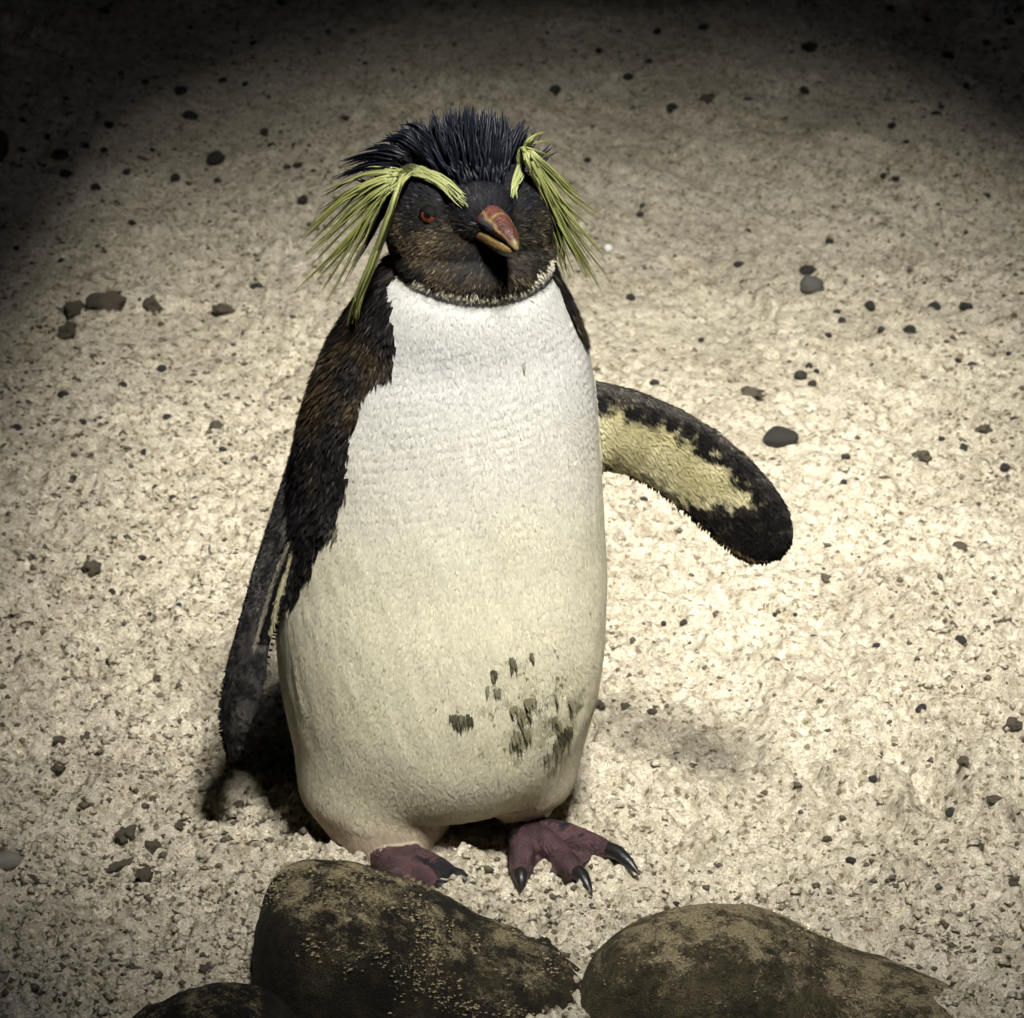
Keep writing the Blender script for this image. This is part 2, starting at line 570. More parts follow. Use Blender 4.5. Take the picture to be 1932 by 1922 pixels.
rg = [np.c_[inner, np.full(nr, SHADE_Z)], np.c_[outer, np.full(nr, SHADE_Z)], np.c_[outer, np.full(nr, SHADE_Z + .08)], np.c_[inner, np.full(nr, SHADE_Z + .08)]]
V = np.concatenate(rg)
q = []
for r in range(4):
    a = r * nr + np.arange(nr); b = r * nr + (np.arange(nr) + 1) % nr
    k = ((r + 1) % 4 - r) * nr
    q.append(np.c_[a, b, b + k, a + k])
obj('shade_roof', mesh_np('shade_roof', V, np.concatenate(q), False), M_SHADEBOX, shade_box)


# ------------------------------------------------------------------ boulders
def boulder(name, outline, yc, hd, seed, material, label, amp=0.006, power=0.55, zshift=0.0):
    """closed outline in photo coordinates on the upright plane yc, swelled to half depth hd"""
    P = np.array([py(u, v, yc) for u, v in outline])[:, [0, 2]]
    P = P + np.array([0, zshift])
    # resample closed
    Q = np.vstack([P, P[:1]])
    seg = np.r_[0, np.cumsum(np.hypot(*np.diff(Q, axis=0).T))]
    n = 150
    s = np.linspace(0, seg[-1], n, endpoint=False)
    O = np.c_[np.interp(s, seg, Q[:, 0]), np.interp(s, seg, Q[:, 1])]
    for _ in range(3):
        O = (np.roll(O, 1, 0) + O * 2 + np.roll(O, -1, 0)) / 4
    c = O.mean(0)
    rings = []
    for t in np.sin(np.linspace(-1, 1, 90) * math.pi / 2) * 0.9995:
        k = (1 - abs(t) ** 2.4) ** power
        rings.append(np.c_[c[0] + (O[:, 0] - c[0]) * k, np.full(n, yc + hd * t), c[1] + (O[:, 1] - c[1]) * k])
    V, F = loft(rings)
    d = V - np.array([c[0], yc, c[1]])
    nrm = d / np.maximum(np.linalg.norm(d, axis=1, keepdims=True), 1e-6)
    ns = fbm3(V, 14, 3, seed) * amp + fbm3(V, 60, 3, seed + 9) * amp * 0.30
    rid = 1 - np.abs(fbm3(V * np.array([1, 1, 1.6]), 22, 3, seed + 20))
    ns -= amp * 0.12 * np.clip(rid - 0.86, 0, 1) / 0.14
    V = V + nrm * ns[:, None]
    ctr = Vector((c[0], yc, 0))
    me = mesh_np(name, V - np.array(ctr), F)
    o = obj(name, me, material)
    o.location = ctr
    tag(o, label, 'stone', 'foreground stones')
    return o, V


st1, V1 = boulder('boulder', [(470, 1980), (473, 1870), (480, 1790), (490, 1725), (503, 1685), (524, 1662), (600, 1660), (680, 1676), (760, 1702), (830, 1738),
                              (900, 1772), (970, 1790), (1040, 1808), (1095, 1836), (1132, 1880), (1152, 1970), (1152, 2080), (800, 2140), (480, 2100)], -0.165, 0.075, 3, M_ROCK_A,
                  'large dark brown boulder with a steep end and sand on its sloping top', 0.005, 0.33)
st2, V2 = boulder('boulder', [(1085, 1900), (1095, 1860), (1125, 1815), (1175, 1775), (1250, 1750), (1340, 1740), (1420, 1744), (1495, 1770), (1560, 1808), (1630, 1835),
                              (1730, 1858), (1820, 1895), (1890, 1945), (1920, 2050), (1500, 2140), (1120, 2060)], -0.19, 0.075, 14, M_ROCK_B,
                  'smooth rounded olive brown boulder dusted with sand', 0.004, 0.5)
st3, V3 = boulder('boulder', [(215, 1950), (260, 1915), (330, 1888), (400, 1873), (450, 1870), (505, 1885), (545, 1915), (575, 1960), (580, 2090), (220, 2090)], -0.245, 0.045, 25, M_ROCK_C,
                  'low blackish stone in front of the large brown boulder', 0.005, 0.5)

# ------------------------------------------------------------------ pebbles
IV, IF = ico(2)


def pebble_mesh(k):
    V = IV * (1 + 0.30 * fbm3(IV + k * 7.3, 0.9, 2, k)[:, None]) * np.array([1.0, 0.8, 0.62])
    return mesh_np('pebble', V, IF)


def clod_mesh(k):
    V = IV * (1 + 0.75 * fbm3(IV + k * 3.1, 2.1, 3, 40 + k)[:, None]) * np.array([1.0, 0.8, 0.6])
    return mesh_np('sand_clod', V, IF)


PM = []
for k in range(5):
    me = pebble_mesh(k); me.materials.append(M_PEB); PM.append(me)
CM = []
for k in range(5):
    me = clod_mesh(k); me.materials.append(M_PEB2); CM.append(me)

DARK = [(197, 29, 11), (531, 9, 9), (274, 158, 8), (419, 154, 9), (342, 175, 12), (359, 233, 14), (205, 239, 9), (408, 309, 20), (498, 259, 10), (512, 283, 7), (650, 226, 11),
        (330, 341, 11), (181, 357, 11), (123, 330, 13), (115, 300, 17), (161, 278, 9), (238, 325, 8), (410, 345, 8), (541, 312, 8), (561, 324, 9), (572, 381, 12), (483, 538, 12),
        (304, 699, 11), (120, 742, 12), (232, 740, 9), (32, 480, 7), (115, 495, 7), (287, 286, 7), (196, 285, 8), (44, 290, 7), (89, 265, 7), (42, 225, 7), (592, 330, 6), (462, 168, 7),
        (480, 82, 8), (250, 425, 8), (1526, 92, 14), (1785, 111, 14), (1860, 85, 9), (1046, 176, 13), (1184, 141, 10), (1222, 118, 8), (1130, 106, 8), (1238, 65, 9), (1326, 62, 9),
        (1268, 204, 14), (1413, 187, 11), (1518, 184, 11), (1765, 217, 11), (1775, 206, 7), (1681, 247, 8), (1823, 165, 8), (1108, 308, 8), (1208, 416, 8), (1212, 394, 6), (1411, 437, 8),
        (1565, 457, 9), (1189, 566, 11), (1392, 519, 10), (1523, 509, 13), (1641, 586, 12), (1579, 590, 7), (1589, 605, 8), (1761, 579, 15), (1822, 584, 13), (1898, 575, 9), (1716, 625, 12),
        (1662, 629, 8), (1398, 624, 7), (1322, 648, 7), (1563, 651, 7), (1527, 682, 9), (1511, 720, 14), (1533, 725, 10), (1808, 678, 7), (1833, 678, 8), (1235, 717, 9), (1903, 670, 6),
        (1666, 350, 8), (1690, 350, 8), (1861, 357, 8), (1792, 375, 7), (1708, 302, 7), (1596, 864, 9), (1622, 852, 7), (1591, 928, 8), (1896, 894, 11), (1913, 793, 8), (1776, 830, 7),
        (1818, 849, 9), (1853, 925, 8), (1784, 932, 8), (1639, 992, 8), (1215, 947, 8), (1289, 1199, 8), (1252, 1191, 7), (1461, 1181, 5), (1500, 1162, 5), (1652, 1220, 8), (1813, 1204, 11),
        (1738, 1351, 12), (1647, 1489, 9), (1794, 1527, 13), (1680, 1328, 7), (1604, 1657, 9), (33, 812, 11), (43, 825, 8), (12, 855, 10), (314, 793, 8), (156, 800, 7), (273, 856, 8), (137, 899, 8),
        (210, 1092, 8), (101, 989, 6), (227, 1029, 7), (268, 1037, 8), (292, 910, 6), (424, 895, 6), (368, 941, 6), (326, 942, 6), (421, 853, 7), (282, 1169, 6), (339, 1179, 6), (206, 1264, 8),
        (446, 1690, 4), (1274, 1707, 7), (1750, 40, 8), (1680, 20, 9), (1905, 40, 10), (1536, 1200, 6), (1540, 720, 6), (360, 60, 6), (620, 60, 6), (690, 130, 6)]
CLODS = [(206, 565, 34), (140, 590, 18), (129, 629, 20), (285, 592, 18), (422, 594, 16), (1420, 751, 18), (1854, 820, 13), (1739, 886, 14), (1813, 1024, 18), (1560, 1096, 10), (1898, 1179, 15),
         (1912, 1378, 15), (1703, 1686, 10), (1914, 1663, 12), (1546, 1326, 9), (409, 807, 13), (175, 1071, 17), (53, 1174, 11), (38, 1264, 11), (296, 1279, 7), (111, 1396, 12), (161, 1394, 10),
         (246, 1584, 20), (290, 1611, 14), (106, 1449, 16), (478, 1594, 17), (297, 1833, 12), (246, 1833, 10), (390, 1830, 12), (67, 1856, 10), (1336, 203, 16), (448, 1526, 13), (340, 1570, 12),
         (1130, 1345, 12), (1180, 1330, 11), (1230, 1345, 10), (1500, 1620, 8), (1560, 1590, 8), (1820, 1440, 12), (1880, 1500, 13), (1845, 1580, 12), (130, 1700, 10), (60, 1650, 11), (330, 1730, 9)]


def put(name, me, u, v, r, label, group, sink=0.25, sc=(1, 1, 1), rz=None, cat='pebble'):
    g = gz(u, v)
    h = Hp(g.x, g.y)
    g = gz(u, v, h)
    rr = r * U2M(g) * 1.05
    o = bpy.data.objects.new(name, me)
    col.objects.link(o)
    o.location = (g.x, g.y, Hp(g.x, g.y) + rr * 0.6 * sc[2] * (1 - 2 * sink))
    o.scale = (rr * sc[0], rr * sc[1], rr * sc[2])
    o.rotation_euler = (random.uniform(-.3, .3), random.uniform(-.3, .3), random.uniform(0, 6.28) if rz is None else rz)
    tag(o, label, cat, group)
    return o


def where(u, v):
    if v > 1500: return 'on the coarse sand near the boulders'
    if v > 760:
        if u < 560: return 'on the rough sand beside the hanging flipper'
        return 'on the sand beyond the raised flipper tip' if v < 1060 else 'on the bright sand below the raised flipper'
    if v > 440: return 'level with the shoulder on the lumpy sand by big clods' if u < 700 else 'around the angular grey pebble'
    return 'on the smooth dim sand behind the long left plume' if u < 800 else 'among the raked grooves behind the short plume'


def size(r):
    return 'tiny' if r < 7.5 else ('small' if r < 10.5 else 'larger')


for k, (u, v, r) in enumerate(DARK):
    put('pebble', PM[k % 5], u, v, r, size(r) + ' blackish pebble ' + where(u, v).replace(' left ', ' '), size(r) + ' dark pebbles ' + where(u, v).replace(' left ', ' '))
for k, (u, v, r) in enumerate(CLODS):
    put('sand_clod', CM[k % 5], u, v, r, ('big ' if r > 30 else '') + 'crumbly grey brown clod ' + where(u, v).replace(' left ', ' '), 'sand clods ' + where(u, v).replace(' left ', ' '), 0.32, cat='clod')
me = pebble_mesh(11); me.materials.append(M_PEB)
put('pebble', me, 1472, 837, 29, 'smooth dark half-moon pebble just beyond the raised flipper', None, 0.2, (1, 0.8, 0.95), 0.1)
me = pebble_mesh(12); me.materials.append(plain('grey_lump', (0.09, 0.088, 0.078), 0.7, 300, 0.6))
put('pebble', me, 1532, 549, 27, 'angular grey pebble with a pale top, the biggest on the smooth sand', None, 0.2, (1, 0.8, 1.0), 0.4)
me = clod_mesh(9); me.materials.append(M_PEB2)
put('sand_clod', me, 232, 1650, 20, 'flat brown clod lying beside an upright brown flake', None, 0.3, (1.3, .7, .6), 0.2, cat='clod')
me = clod_mesh(10); me.materials.append(M_PEB2)
put('sand_clod', me, 274, 1676, 18, 'upright brown flake of sand standing by a flat clod', None, 0.1, (.9, .6, 1.3), 0.8, cat='clod')
me = pebble_mesh(13); me.materials.append(plain('grey_stone', (0.24, 0.225, 0.19), 0.8, 150, 0.25))
put('pebble', me, 8, 1634, 30, 'pale grey stone with a smooth top', None, 0.2, (1, .8, .8), 0.0)
me = pebble_mesh(14); me.materials.append(M_PALE)
put('shell_chip', me, 1148, 478, 9, 'tiny white chip of shell beside the yellow plume', None, 0.1, (.7, .6, 1.5), 0.0, cat='shell')
me = pebble_mesh(15); me.materials.append(M_PALE)
put('shell_chip', me, 289, 510, 8, 'small cream chip of shell on smooth sand', None, 0.1, (1, .8, .6), 0.0, cat='shell')
me = pebble_mesh(16); me.materials.append(M_PEB)
put('pebble', me, -6, 300, 26, 'tall black stone standing on the sand', None, 0.05, (.7, .7, 2.2), 0.0)

# countless grains and crumbs
OV = np.array([(1, 0, 0), (-1, 0, 0), (0, 1, 0), (0, -1, 0), (0, 0, 1), (0, 0, -1)], float)
OF = np.array([(0, 2, 4), (2, 1, 4), (1, 3, 4), (3, 0, 4), (2, 0, 5), (1, 2, 5), (3, 1, 5), (0, 3, 5)])


def scatter(name, pos, rad, material, label, cat, squash=0.7, sm=True):
    n = len(pos)
    k = len(OV)
    S = OV[None] * (1 + 0.9 * (RNG.random((n, k, 1)) - 0.5))
    S = S * (rad[:, None, None] * (1 + 0.5 * (RNG.random((n, 1, 3)) - 0.5))) * np.array([1, 1, squash])
    a = RNG.random(n) * 6.283
    c, s = np.cos(a)[:, None], np.sin(a)[:, None]
    S = np.stack([S[:, :, 0] * c - S[:, :, 1] * s, S[:, :, 0] * s + S[:, :, 1] * c, S[:, :, 2]], 2)
    V = (S + pos[:, None]).reshape(-1, 3)
    F = (OF[None] + (np.arange(n) * k)[:, None, None]).reshape(-1, 3)
    o = obj(name, mesh_np(name, V, F, sm), material)
    if label:
        tag(o, label, cat, kind='stuff')
    return o


def ground_pts(n, y0, y1, bias=1.0):
    y = y0 + (y1 - y0) * RNG.random(n) ** bias
    x = (RNG.random(n) * 2 - 1) * (0.36 + 0.11 * (y + 0.25))
    return x, y


x, y = ground_pts(60000, -0.30, 1.5, 1.5)
dens = 0.30 + 0.9 * smooth(.1, -.25, x) + 0.7 * smooth(.15, -.15, y) + 0.6 * smooth(.25, .40, x) - .25 * smooth(.3, 1.0, y) - .22 * np.exp(-((x - .18) / .12) ** 2)
dens = dens * np.clip(.55 + .9 * noise2(x * 22, y * 22, 81), .05, 1.5)
keep = RNG.random(len(x)) < dens * .75
x, y = x[keep], y[keep]
rad = 0.0008 + 0.0036 * RNG.random(len(x)) ** 2.6
z = H(x, y) + rad * 0.15
scatter('sand_crumbs', np.c_[x, y, z], rad, M_SAND, 'loose crumbs of pale sand strewn over the ground', 'sand')
x, y = ground_pts(30000, -0.30, 1.9, 1.25)
dens = 0.22 + 0.55 * smooth(.05, -.30, x) + 0.35 * smooth(.10, -.15, y) + 0.45 * smooth(.22, .38, x) - .12 * smooth(.5, 1.2, y)
dens = dens * np.clip(.5 + 1.1 * noise2(x * 14, y * 14, 91), .05, 1.6)
keep = RNG.random(len(x)) < dens * 1.6
x, y = x[keep], y[keep]
rad = 0.0007 + 0.0028 * RNG.random(len(x)) ** 3.2
z = H(x, y) + rad * 0.1
scatter('grit_pit_shade', np.c_[x, y, z], rad, M_PEB2, 'scattered brown specks, part grit and part shade of small pits in the sand', 'grit')  # brown specks: partly debris, partly pit shade put into the colour

# sand crusted on the boulders
crust = []
for st, VV, n_, zmin in ((st1, V1, 5000, 0.35), (st2, V2, 2000, 0.5)):
    me = st.data
    nn = np.zeros(len(me.vertices) * 3, np.float32)
    me.vertices.foreach_get('normal', nn)
    nn = nn.reshape(-1, 3)
    if nn[np.argmax(VV[:, 2]), 2] < 0:
        nn = -nn
    w = np.clip(nn[:, 2] - zmin, 0, 1) * np.clip(0.15 + 1.9 * fbm3(VV, 40, 4, 77), 0, 1) ** 2
    idx = RNG.choice(len(VV), n_, p=w / w.sum())
    crust.append(VV[idx] + (RNG.random((n_, 3)) - .5) * 0.003)
crust = np.concatenate(crust)
rad = 0.0003 + 0.0012 * RNG.random(len(crust)) ** 4
M_CRUMB = plain('sand_crumb', (0.24, 0.20, 0.115), 0.9, 400, 0.3)
scatter('sand_crust', crust, rad, M_CRUMB, 'yellowish sand grains crusted on top of the boulders', 'sand', 0.5, False)

# ------------------------------------------------------------------ PENGUIN
peng = bpy.data.objects.new('penguin', None)
col.objects.link(peng)
peng.location = (-0.03, 0.03, 0)
tag(peng, 'crested penguin with white belly, yellow plumes and one raised flipper on the sand', 'penguin')

YAW = R(21)
HF = Vector((math.sin(YAW), -math.cos(YAW), 0))     # head forward
HR = Vector((math.cos(YAW), math.sin(YAW), 0))      # towards viewer's right
UZ = Vector((0, 0, 1))
ang = np.linspace(0, 2 * np.pi, 56, endpoint=False)


def sup(c, s, n=2.2):
    return np.sign(c) * np.abs(c) ** (2 / n), np.sign(s) * np.abs(s) ** (2 / n)


# trunk rows: v on the axis, left u, right u, axis depth y, depth/width
ROWS = [(440, 790, 985, .014, 1.0), (490, 738, 1040, .006, 1.0), (535, 702, 1056, .0105, 1.0), (580, 668, 1078, .0185, .98), (620, 640, 1097, .027, .96), (660, 618, 1110, .029, .94), (720, 592, 1120, .031, .92),
        (790, 566, 1129, .0335, .91), (870, 551, 1134, .0337, .90), (950, 537, 1139, .0344, .90), (1030, 527, 1142, .0354, .90), (1110, 519, 1145, .035, .90),
        (1200, 517, 1146, .0346, .90), (1280, 524, 1140, .0336, .90), (1350, 541, 1120, .032, .90), (1400, 553, 1101, .031, .90), (1430, 574, 1077, .0285, .88), (1460, 596, 1048, .023, .85),
        (1490, 640, 990, .019, .85), (1512, 680, 930, .0170, .85), (1524, 720, 870, .014, .85)]
_r = np.array(ROWS, float)
_v = np.linspace(_r[0, 0], _r[-1, 0], 140)
_q = np.array([np.interp(_v, _r[:, 0], _r[:, k]) for k in range(1, 5)]).T
for _ in range(10):
    _q[1:-1] = (_q[:-2] + 2 * _q[1:-1] + _q[2:]) / 4
ROWS = [(v_, *r_) for v_, r_ in zip(_v, _q)]
rings = []
AX = []
for v, ul, ur, yc, df in ROWS[::-1]:
    a, b = py(ul, v, yc), py(ur, v, yc)
    cx, hw, z = (a.x + b.x) / 2, (b.x - a.x) / 2, (a.z + b.z) / 2
    AX.append((z, cx, yc, hw))
    c, s = sup(np.cos(ang), np.sin(ang), 2.15)
    rings.append(np.c_[cx + hw * c, yc + hw * df * s, np.full(len(ang), z)])
AX = np.array(AX)
pieces = {}
pieces['trunk'] = loft(rings)


def ellipsoid(c, fx, fy, fz, rx, ry, rz):
    V, F = ico(4)
    M = np.array([fx, fy, fz])
    return np.array(c) + (V * np.array([rx, ry, rz])) @ M, [F]


HC = py(884, 428, 0.008)
pieces['head'] = ellipsoid(HC, HR, HF, UZ, .0515, .053, .0440)
ck = HC + HF * .010 - UZ * .017
pieces['cheek'] = ellipsoid(ck, HR, HF, UZ, .0500, .050, .0300)
bw = HC + HF * .020 + UZ * .012
pieces['brow'] = ellipsoid(bw, HR, HF, UZ, .038, .032, .026)
BB = py(918, 417, HC.y - .046)                       # bill root
mz = BB - HF * .014
pieces['lores'] = ellipsoid(mz, HR, HF, UZ, .021, .024, .019)


def capsule(P, Rr, n=20):
    """tapered tube through points with radii, rounded ends"""
    P = [np.array(p, float) for p in P]
    rings = []
    t0 = (P[1] - P[0]) / np.linalg.norm(P[1] - P[0])
    t1 = (P[-1] - P[-2]) / np.linalg.norm(P[-1] - P[-2])
    pts = [(P[0] - t0 * Rr[0] * k, Rr[0] * math.sqrt(1 - k * k), t0) for k in (0.97, 0.8, 0.45)]
    for i, p in enumerate(P):
        if i == 0: t = t0
        elif i == len(P) - 1: t = t1
        else:
            t = (P[i + 1] - P[i - 1]); t = t / np.linalg.norm(t)
        pts.append((p, Rr[i], t))
    pts += [(P[-1] + t1 * Rr[-1] * k, Rr[-1] * math.sqrt(1 - k * k), t1) for k in (0.45, 0.8, 0.97)]
    a = np.linspace(0, 2 * np.pi, n, endpoint=False)
    for p, r, t in pts:
        ref = np.array([0, 0, 1.0]) if abs(t[2]) < 0.9 else np.array([0, 1.0, 0])
        e1 = np.cross(ref, t); e1 /= np.linalg.norm(e1)
        e2 = np.cross(t, e1)
        rings.append(p + r * (np.cos(a)[:, None] * e1 + np.sin(a)[:, None] * e2))
    return loft(rings)


def blade(stations, n=28):
    """stations: centre, chord vector (half), thickness vector (half)"""
    a = np.linspace(0, 2 * np.pi, n, endpoint=False)
    rings = []
    for c, ch, th in stations:
        rings.append(np.array(c) + np.cos(a)[:, None] * np.array(ch) + np.sin(a)[:, None] * np.array(th))
    return loft(rings)


# raised flipper (underside towards the camera)
TOP = [(1060, 715), (1130, 720), (1200, 736), (1280, 769), (1350, 811), (1410, 860), (1458, 912), (1487, 957), (1497, 1002), (1490, 1030)]
BOT = [(1075, 880), (1140, 888), (1185, 894), (1240, 923), (1295, 968), (1345, 1011), (1385, 1044), (1415, 1059), (1447, 1060), (1468, 1052)]
RFY = [.045, .040, .036, .030, .024, .019, .015, .012, .010, .010]
sta = []
RFC = []
for (t, b, yy, k) in zip(TOP, BOT, RFY, [.010, .0095, .0085, .0075, .0065, .0055, .005, .0045, .004, .0035]):
    a_, b_ = py(*t, yy - .004), py(*b, yy + .006)
    c = (a_ + b_) / 2
    ch = (a_ - b_) / 2
    RFC.append(c)
    sta.append((c, ch, Vector((0, k, 0))))
pieces['flipper_r'] = blade(sta)
# hanging flipper, edge to the camera
LF = [(800, 585, 665, .030), (850, 560, 642, .026), (906, 537, 614, .020), (1000, 508, 586, .012), (1085, 478, 548, .006), (1179, 453, 522, .002), (1273, 427, 498, -.001), (1330, 417, 481, -.002), (1370, 416, 467, -.002), (1405, 424, 457, -.002), (1428, 432, 444, -.002)]
sta = []
LFC = []
for (v, ul, ur, yy) in LF:
    a_, b_ = py(ul, v, yy), py(ur, v, yy)
    c = (a_ + b_) / 2
    half = (b_.x - a_.x) / 2
    ch = Vector((half * 0.86, -half * 1.75, 0))
    th = Vector((-half * 0.50, -half * 0.26, 0))
    LFC.append(c)
    sta.append((c, ch, th))
pieces['flipper_l'] = blade(sta)

# feet
def toe(uva, uvb, za, zb, ra, rb, mid=None):
    a, b = gz(*uva, za), gz(*uvb, zb)
    m = a.lerp(b, .5) + Vector((0, 0, .004))
    return capsule([a, m, b], [ra, (ra + rb) / 2, rb])


FOOT = {}
def foot(key, ankle, heel, toes, top):
    """ankle: world top point; heel uv; toes: list of (uv end)"""
    hp = gz(*heel, .010)
    P = []
    P.append(capsule([ankle, ankle.lerp(hp, .55), hp], [.012, .0125, .0135]))
    ends = [gz(*t, .0075) for t in toes]
    for e in ends:
        m = hp.lerp(e, .5) + Vector((0, 0, .005))
        m2 = hp.lerp(e, .8) + Vector((0, 0, .0025))
        P.append(capsule([hp, m, m2, e], [.0120, .0090, .0080, .0068]))
    # webs
    for e, f in zip(ends[:-1], ends[1:]):
        p = [hp, hp.lerp(e, .9), hp.lerp((e + f) / 2, .90), hp.lerp(f, .9)]
        V = [(q.x, q.y, .009 if i == 0 else .0065) for i, q in enumerate(p)] + [(q.x, q.y, .002) for q in p]
        F3 = np.array([(0, 1, 2), (0, 2, 3), (4, 6, 5), (4, 7, 6)])
        F4 = np.array([(0, 4, 5, 1), (1, 5, 6, 2), (2, 6, 7, 3), (3, 7, 4, 0)])
        P.append((np.array(V), [F4, F3]))
    FOOT[key] = (hp, ends)
    for i, q in enumerate(P):
        pieces['foot_%s_%d' % (key, i)] = q


ank_l = py(742, 1585, .015); ank_r = py(985, 1515, .035)
foot('l', ank_l, (735, 1622), [(765, 1690), (822, 1678), (850, 1652)], None)
foot('r', ank_r, (990, 1572), [(982, 1652), (1088, 1650), (1146, 1606)], None)
# thighs: feather covered lumps that close on the ankles
def chain(name, P, Rr, k=7):
    for i in range(len(P) - 1):
        for t in np.linspace(0, 1, k, endpoint=(i == len(P) - 2)):
            c_, r_ = P[i].lerp(P[i + 1], t), Rr[i] * (1 - t) + Rr[i + 1] * t
            V, F = ico(3)
            pieces['%s_%d_%d' % (name, i, int(t * 100))] = (V * r_ + np.array(c_), [F])


chain('thigh_l', [py(724, 1430, .016), py(732, 1530, -.001), py(741, 1590, -.005)], [.060, .040, .022])
chain('thigh_r', [py(972, 1415, .020), py(980, 1475, .018), py(988, 1522, .026)], [.046, .028, .018])
# tail wedge resting behind
tl = [(0.075, .030, .02), (0.105, .022, .018), (0.135, .012, .010), (.150, .004, .004)]
tz = [.075, .045, .020, .010]
tcx = float(np.interp(.09, AX[:, 0], AX[:, 1]))
pieces['tail'] = blade([(Vector((tcx - .02, y_ + .03, z_)), Vector((w_, 0, 0)), Vector((0, 0, t_))) for (y_, w_, t_), z_ in zip(tl, tz)])

# union of all pieces into one continuous skin
Vs, Fs4, Fs3, off = [], [], [], 0
BV = {}
for k, (V, F) in pieces.items():
    Vs.append(V)
    for f in F:
        f = np.asarray(f)
        if len(f) == 0: continue
        (Fs4 if f.shape[1] == 4 else Fs3).append(f + off)
    BV[k] = BVHTree.FromPolygons([tuple(p) for p in V], [tuple(int(i) for i in q_) for f in F for q_ in f])
    off += len(V)
tmp = obj('tmp_skin', mesh_np('tmp_skin', np.concatenate(Vs), [np.concatenate(Fs4), np.concatenate(Fs3)]))
md = tmp.modifiers.new('r', 'REMESH'); md.mode = 'VOXEL'; md.voxel_size = 0.0017; md.adaptivity = 0
md2 = tmp.modifiers.new('s', 'SMOOTH'); md2.factor = 0.5; md2.iterations = 7
dg = bpy.context.evaluated_depsgraph_get()
bme = bpy.data.meshes.new_from_object(tmp.evaluated_get(dg))
bpy.data.objects.remove(tmp, do_unlink=True)
bme.name = 'body'
nv = len(bme.vertices)
BVt = np.zeros(nv * 3, np.float32); bme.vertices.foreach_get('co', BVt); BVt = BVt.reshape(-1, 3).astype(float)
_e = np.zeros(len(bme.edges) * 2, np.int32); bme.edges.foreach_get('vertices', _e); _e = _e.reshape(-1, 2)
_w = smooth(.034, .060, BVt[:, 2]) * smooth(.185, .12, BVt[:, 2])
_fl = (BVt[:, 0] < py(505, 1300, 0).x)
_w[_fl] = 0
_w = np.maximum(_w, 0)
_k = _e[(_w[_e[:, 0]] > 0) | (_w[_e[:, 1]] > 0)]
_i = np.r_[_k[:, 0], _k[:, 1]]; _j = np.r_[_k[:, 1], _k[:, 0]]
_deg = np.maximum(np.bincount(_i, minlength=nv), 1)
for _ in range(320):
    av = np.stack([np.bincount(_i, weights=BVt[_j, c_], minlength=nv) for c_ in range(3)], 1) / _deg[:, None]
    BVt = BVt + (_w * .7)[:, None] * (av - BVt)
_n = np.zeros(nv * 3, np.float32)
bme.vertices.foreach_set('co', BVt.astype(np.float32).ravel()); bme.update()
bme.vertices.foreach_get('normal', _n); _n = _n.reshape(-1, 3).astype(float)
_t = smooth(.06, .10, BVt[:, 2]) * smooth(HC.z - .045, HC.z - .06, BVt[:, 2])
_up = smooth(.20, .30, BVt[:, 2])
_ph = BVt[:, 2] * 2 * np.pi / .0068 - BVt[:, 0] * 210 + 3.0 * noise3(BVt, 22, 501)
_qh = BVt[:, 0] * 2 * np.pi / .0062 + 2.5 * noise3(BVt, 30, 502) + BVt[:, 2] * 90
_b = _up * .00011 * np.sin(_ph) * (.55 + .45 * np.sin(_qh)) * np.clip(.6 + .9 * noise3(BVt, 45, 505), 0, 1.3)
_b += (1 - .4 * _up) * .00034 * noise3(np.c_[BVt[:, 0] + .25 * BVt[:, 2], BVt[:, 1], BVt[:, 2] * .28], 150, 503)
_b += .00045 * noise3(np.c_[BVt[:, 0] + .35 * BVt[:, 2], BVt[:, 1], BVt[:, 2] * .40], 55, 504)
_hw = np.interp(BVt[:, 2], AX[:, 0], AX[:, 3]); _cx = np.interp(BVt[:, 2], AX[:, 0], AX[:, 1])
_t = _t * (np.abs(BVt[:, 0] - _cx) < _hw * 1.0)
BVt = BVt + _n * (_b * _t)[:, None]
bme.vertices.foreach_set('co', BVt.astype(np.float32).ravel()); bme.update()
BNt = np.zeros(nv * 3, np.float32); bme.vertices.foreach_get('normal', BNt); BNt = BNt.reshape(-1, 3).astype(float)
bme.calc_loop_triangles()
TRI = np.zeros(len(bme.loop_triangles) * 3, np.int32); bme.loop_triangles.foreach_get('vertices', TRI); TRI = TRI.reshape(-1, 3)
SKIN = BVHTree.FromPolygons([tuple(p) for p in BVt], [tuple(int(i) for i in t) for t in TRI])


def on(u, v, lift=0.0, fallback_y=0.0):
    """where the line of sight of a photo point meets the skin"""
    d = ray(u, v)
    loc, nrm, _, _ = SKIN.ray_cast(CAM, d)
    if loc is None:
        return py(u, v, fallback_y), Vector((0, -1, 0))
    return loc + nrm * lift, nrm


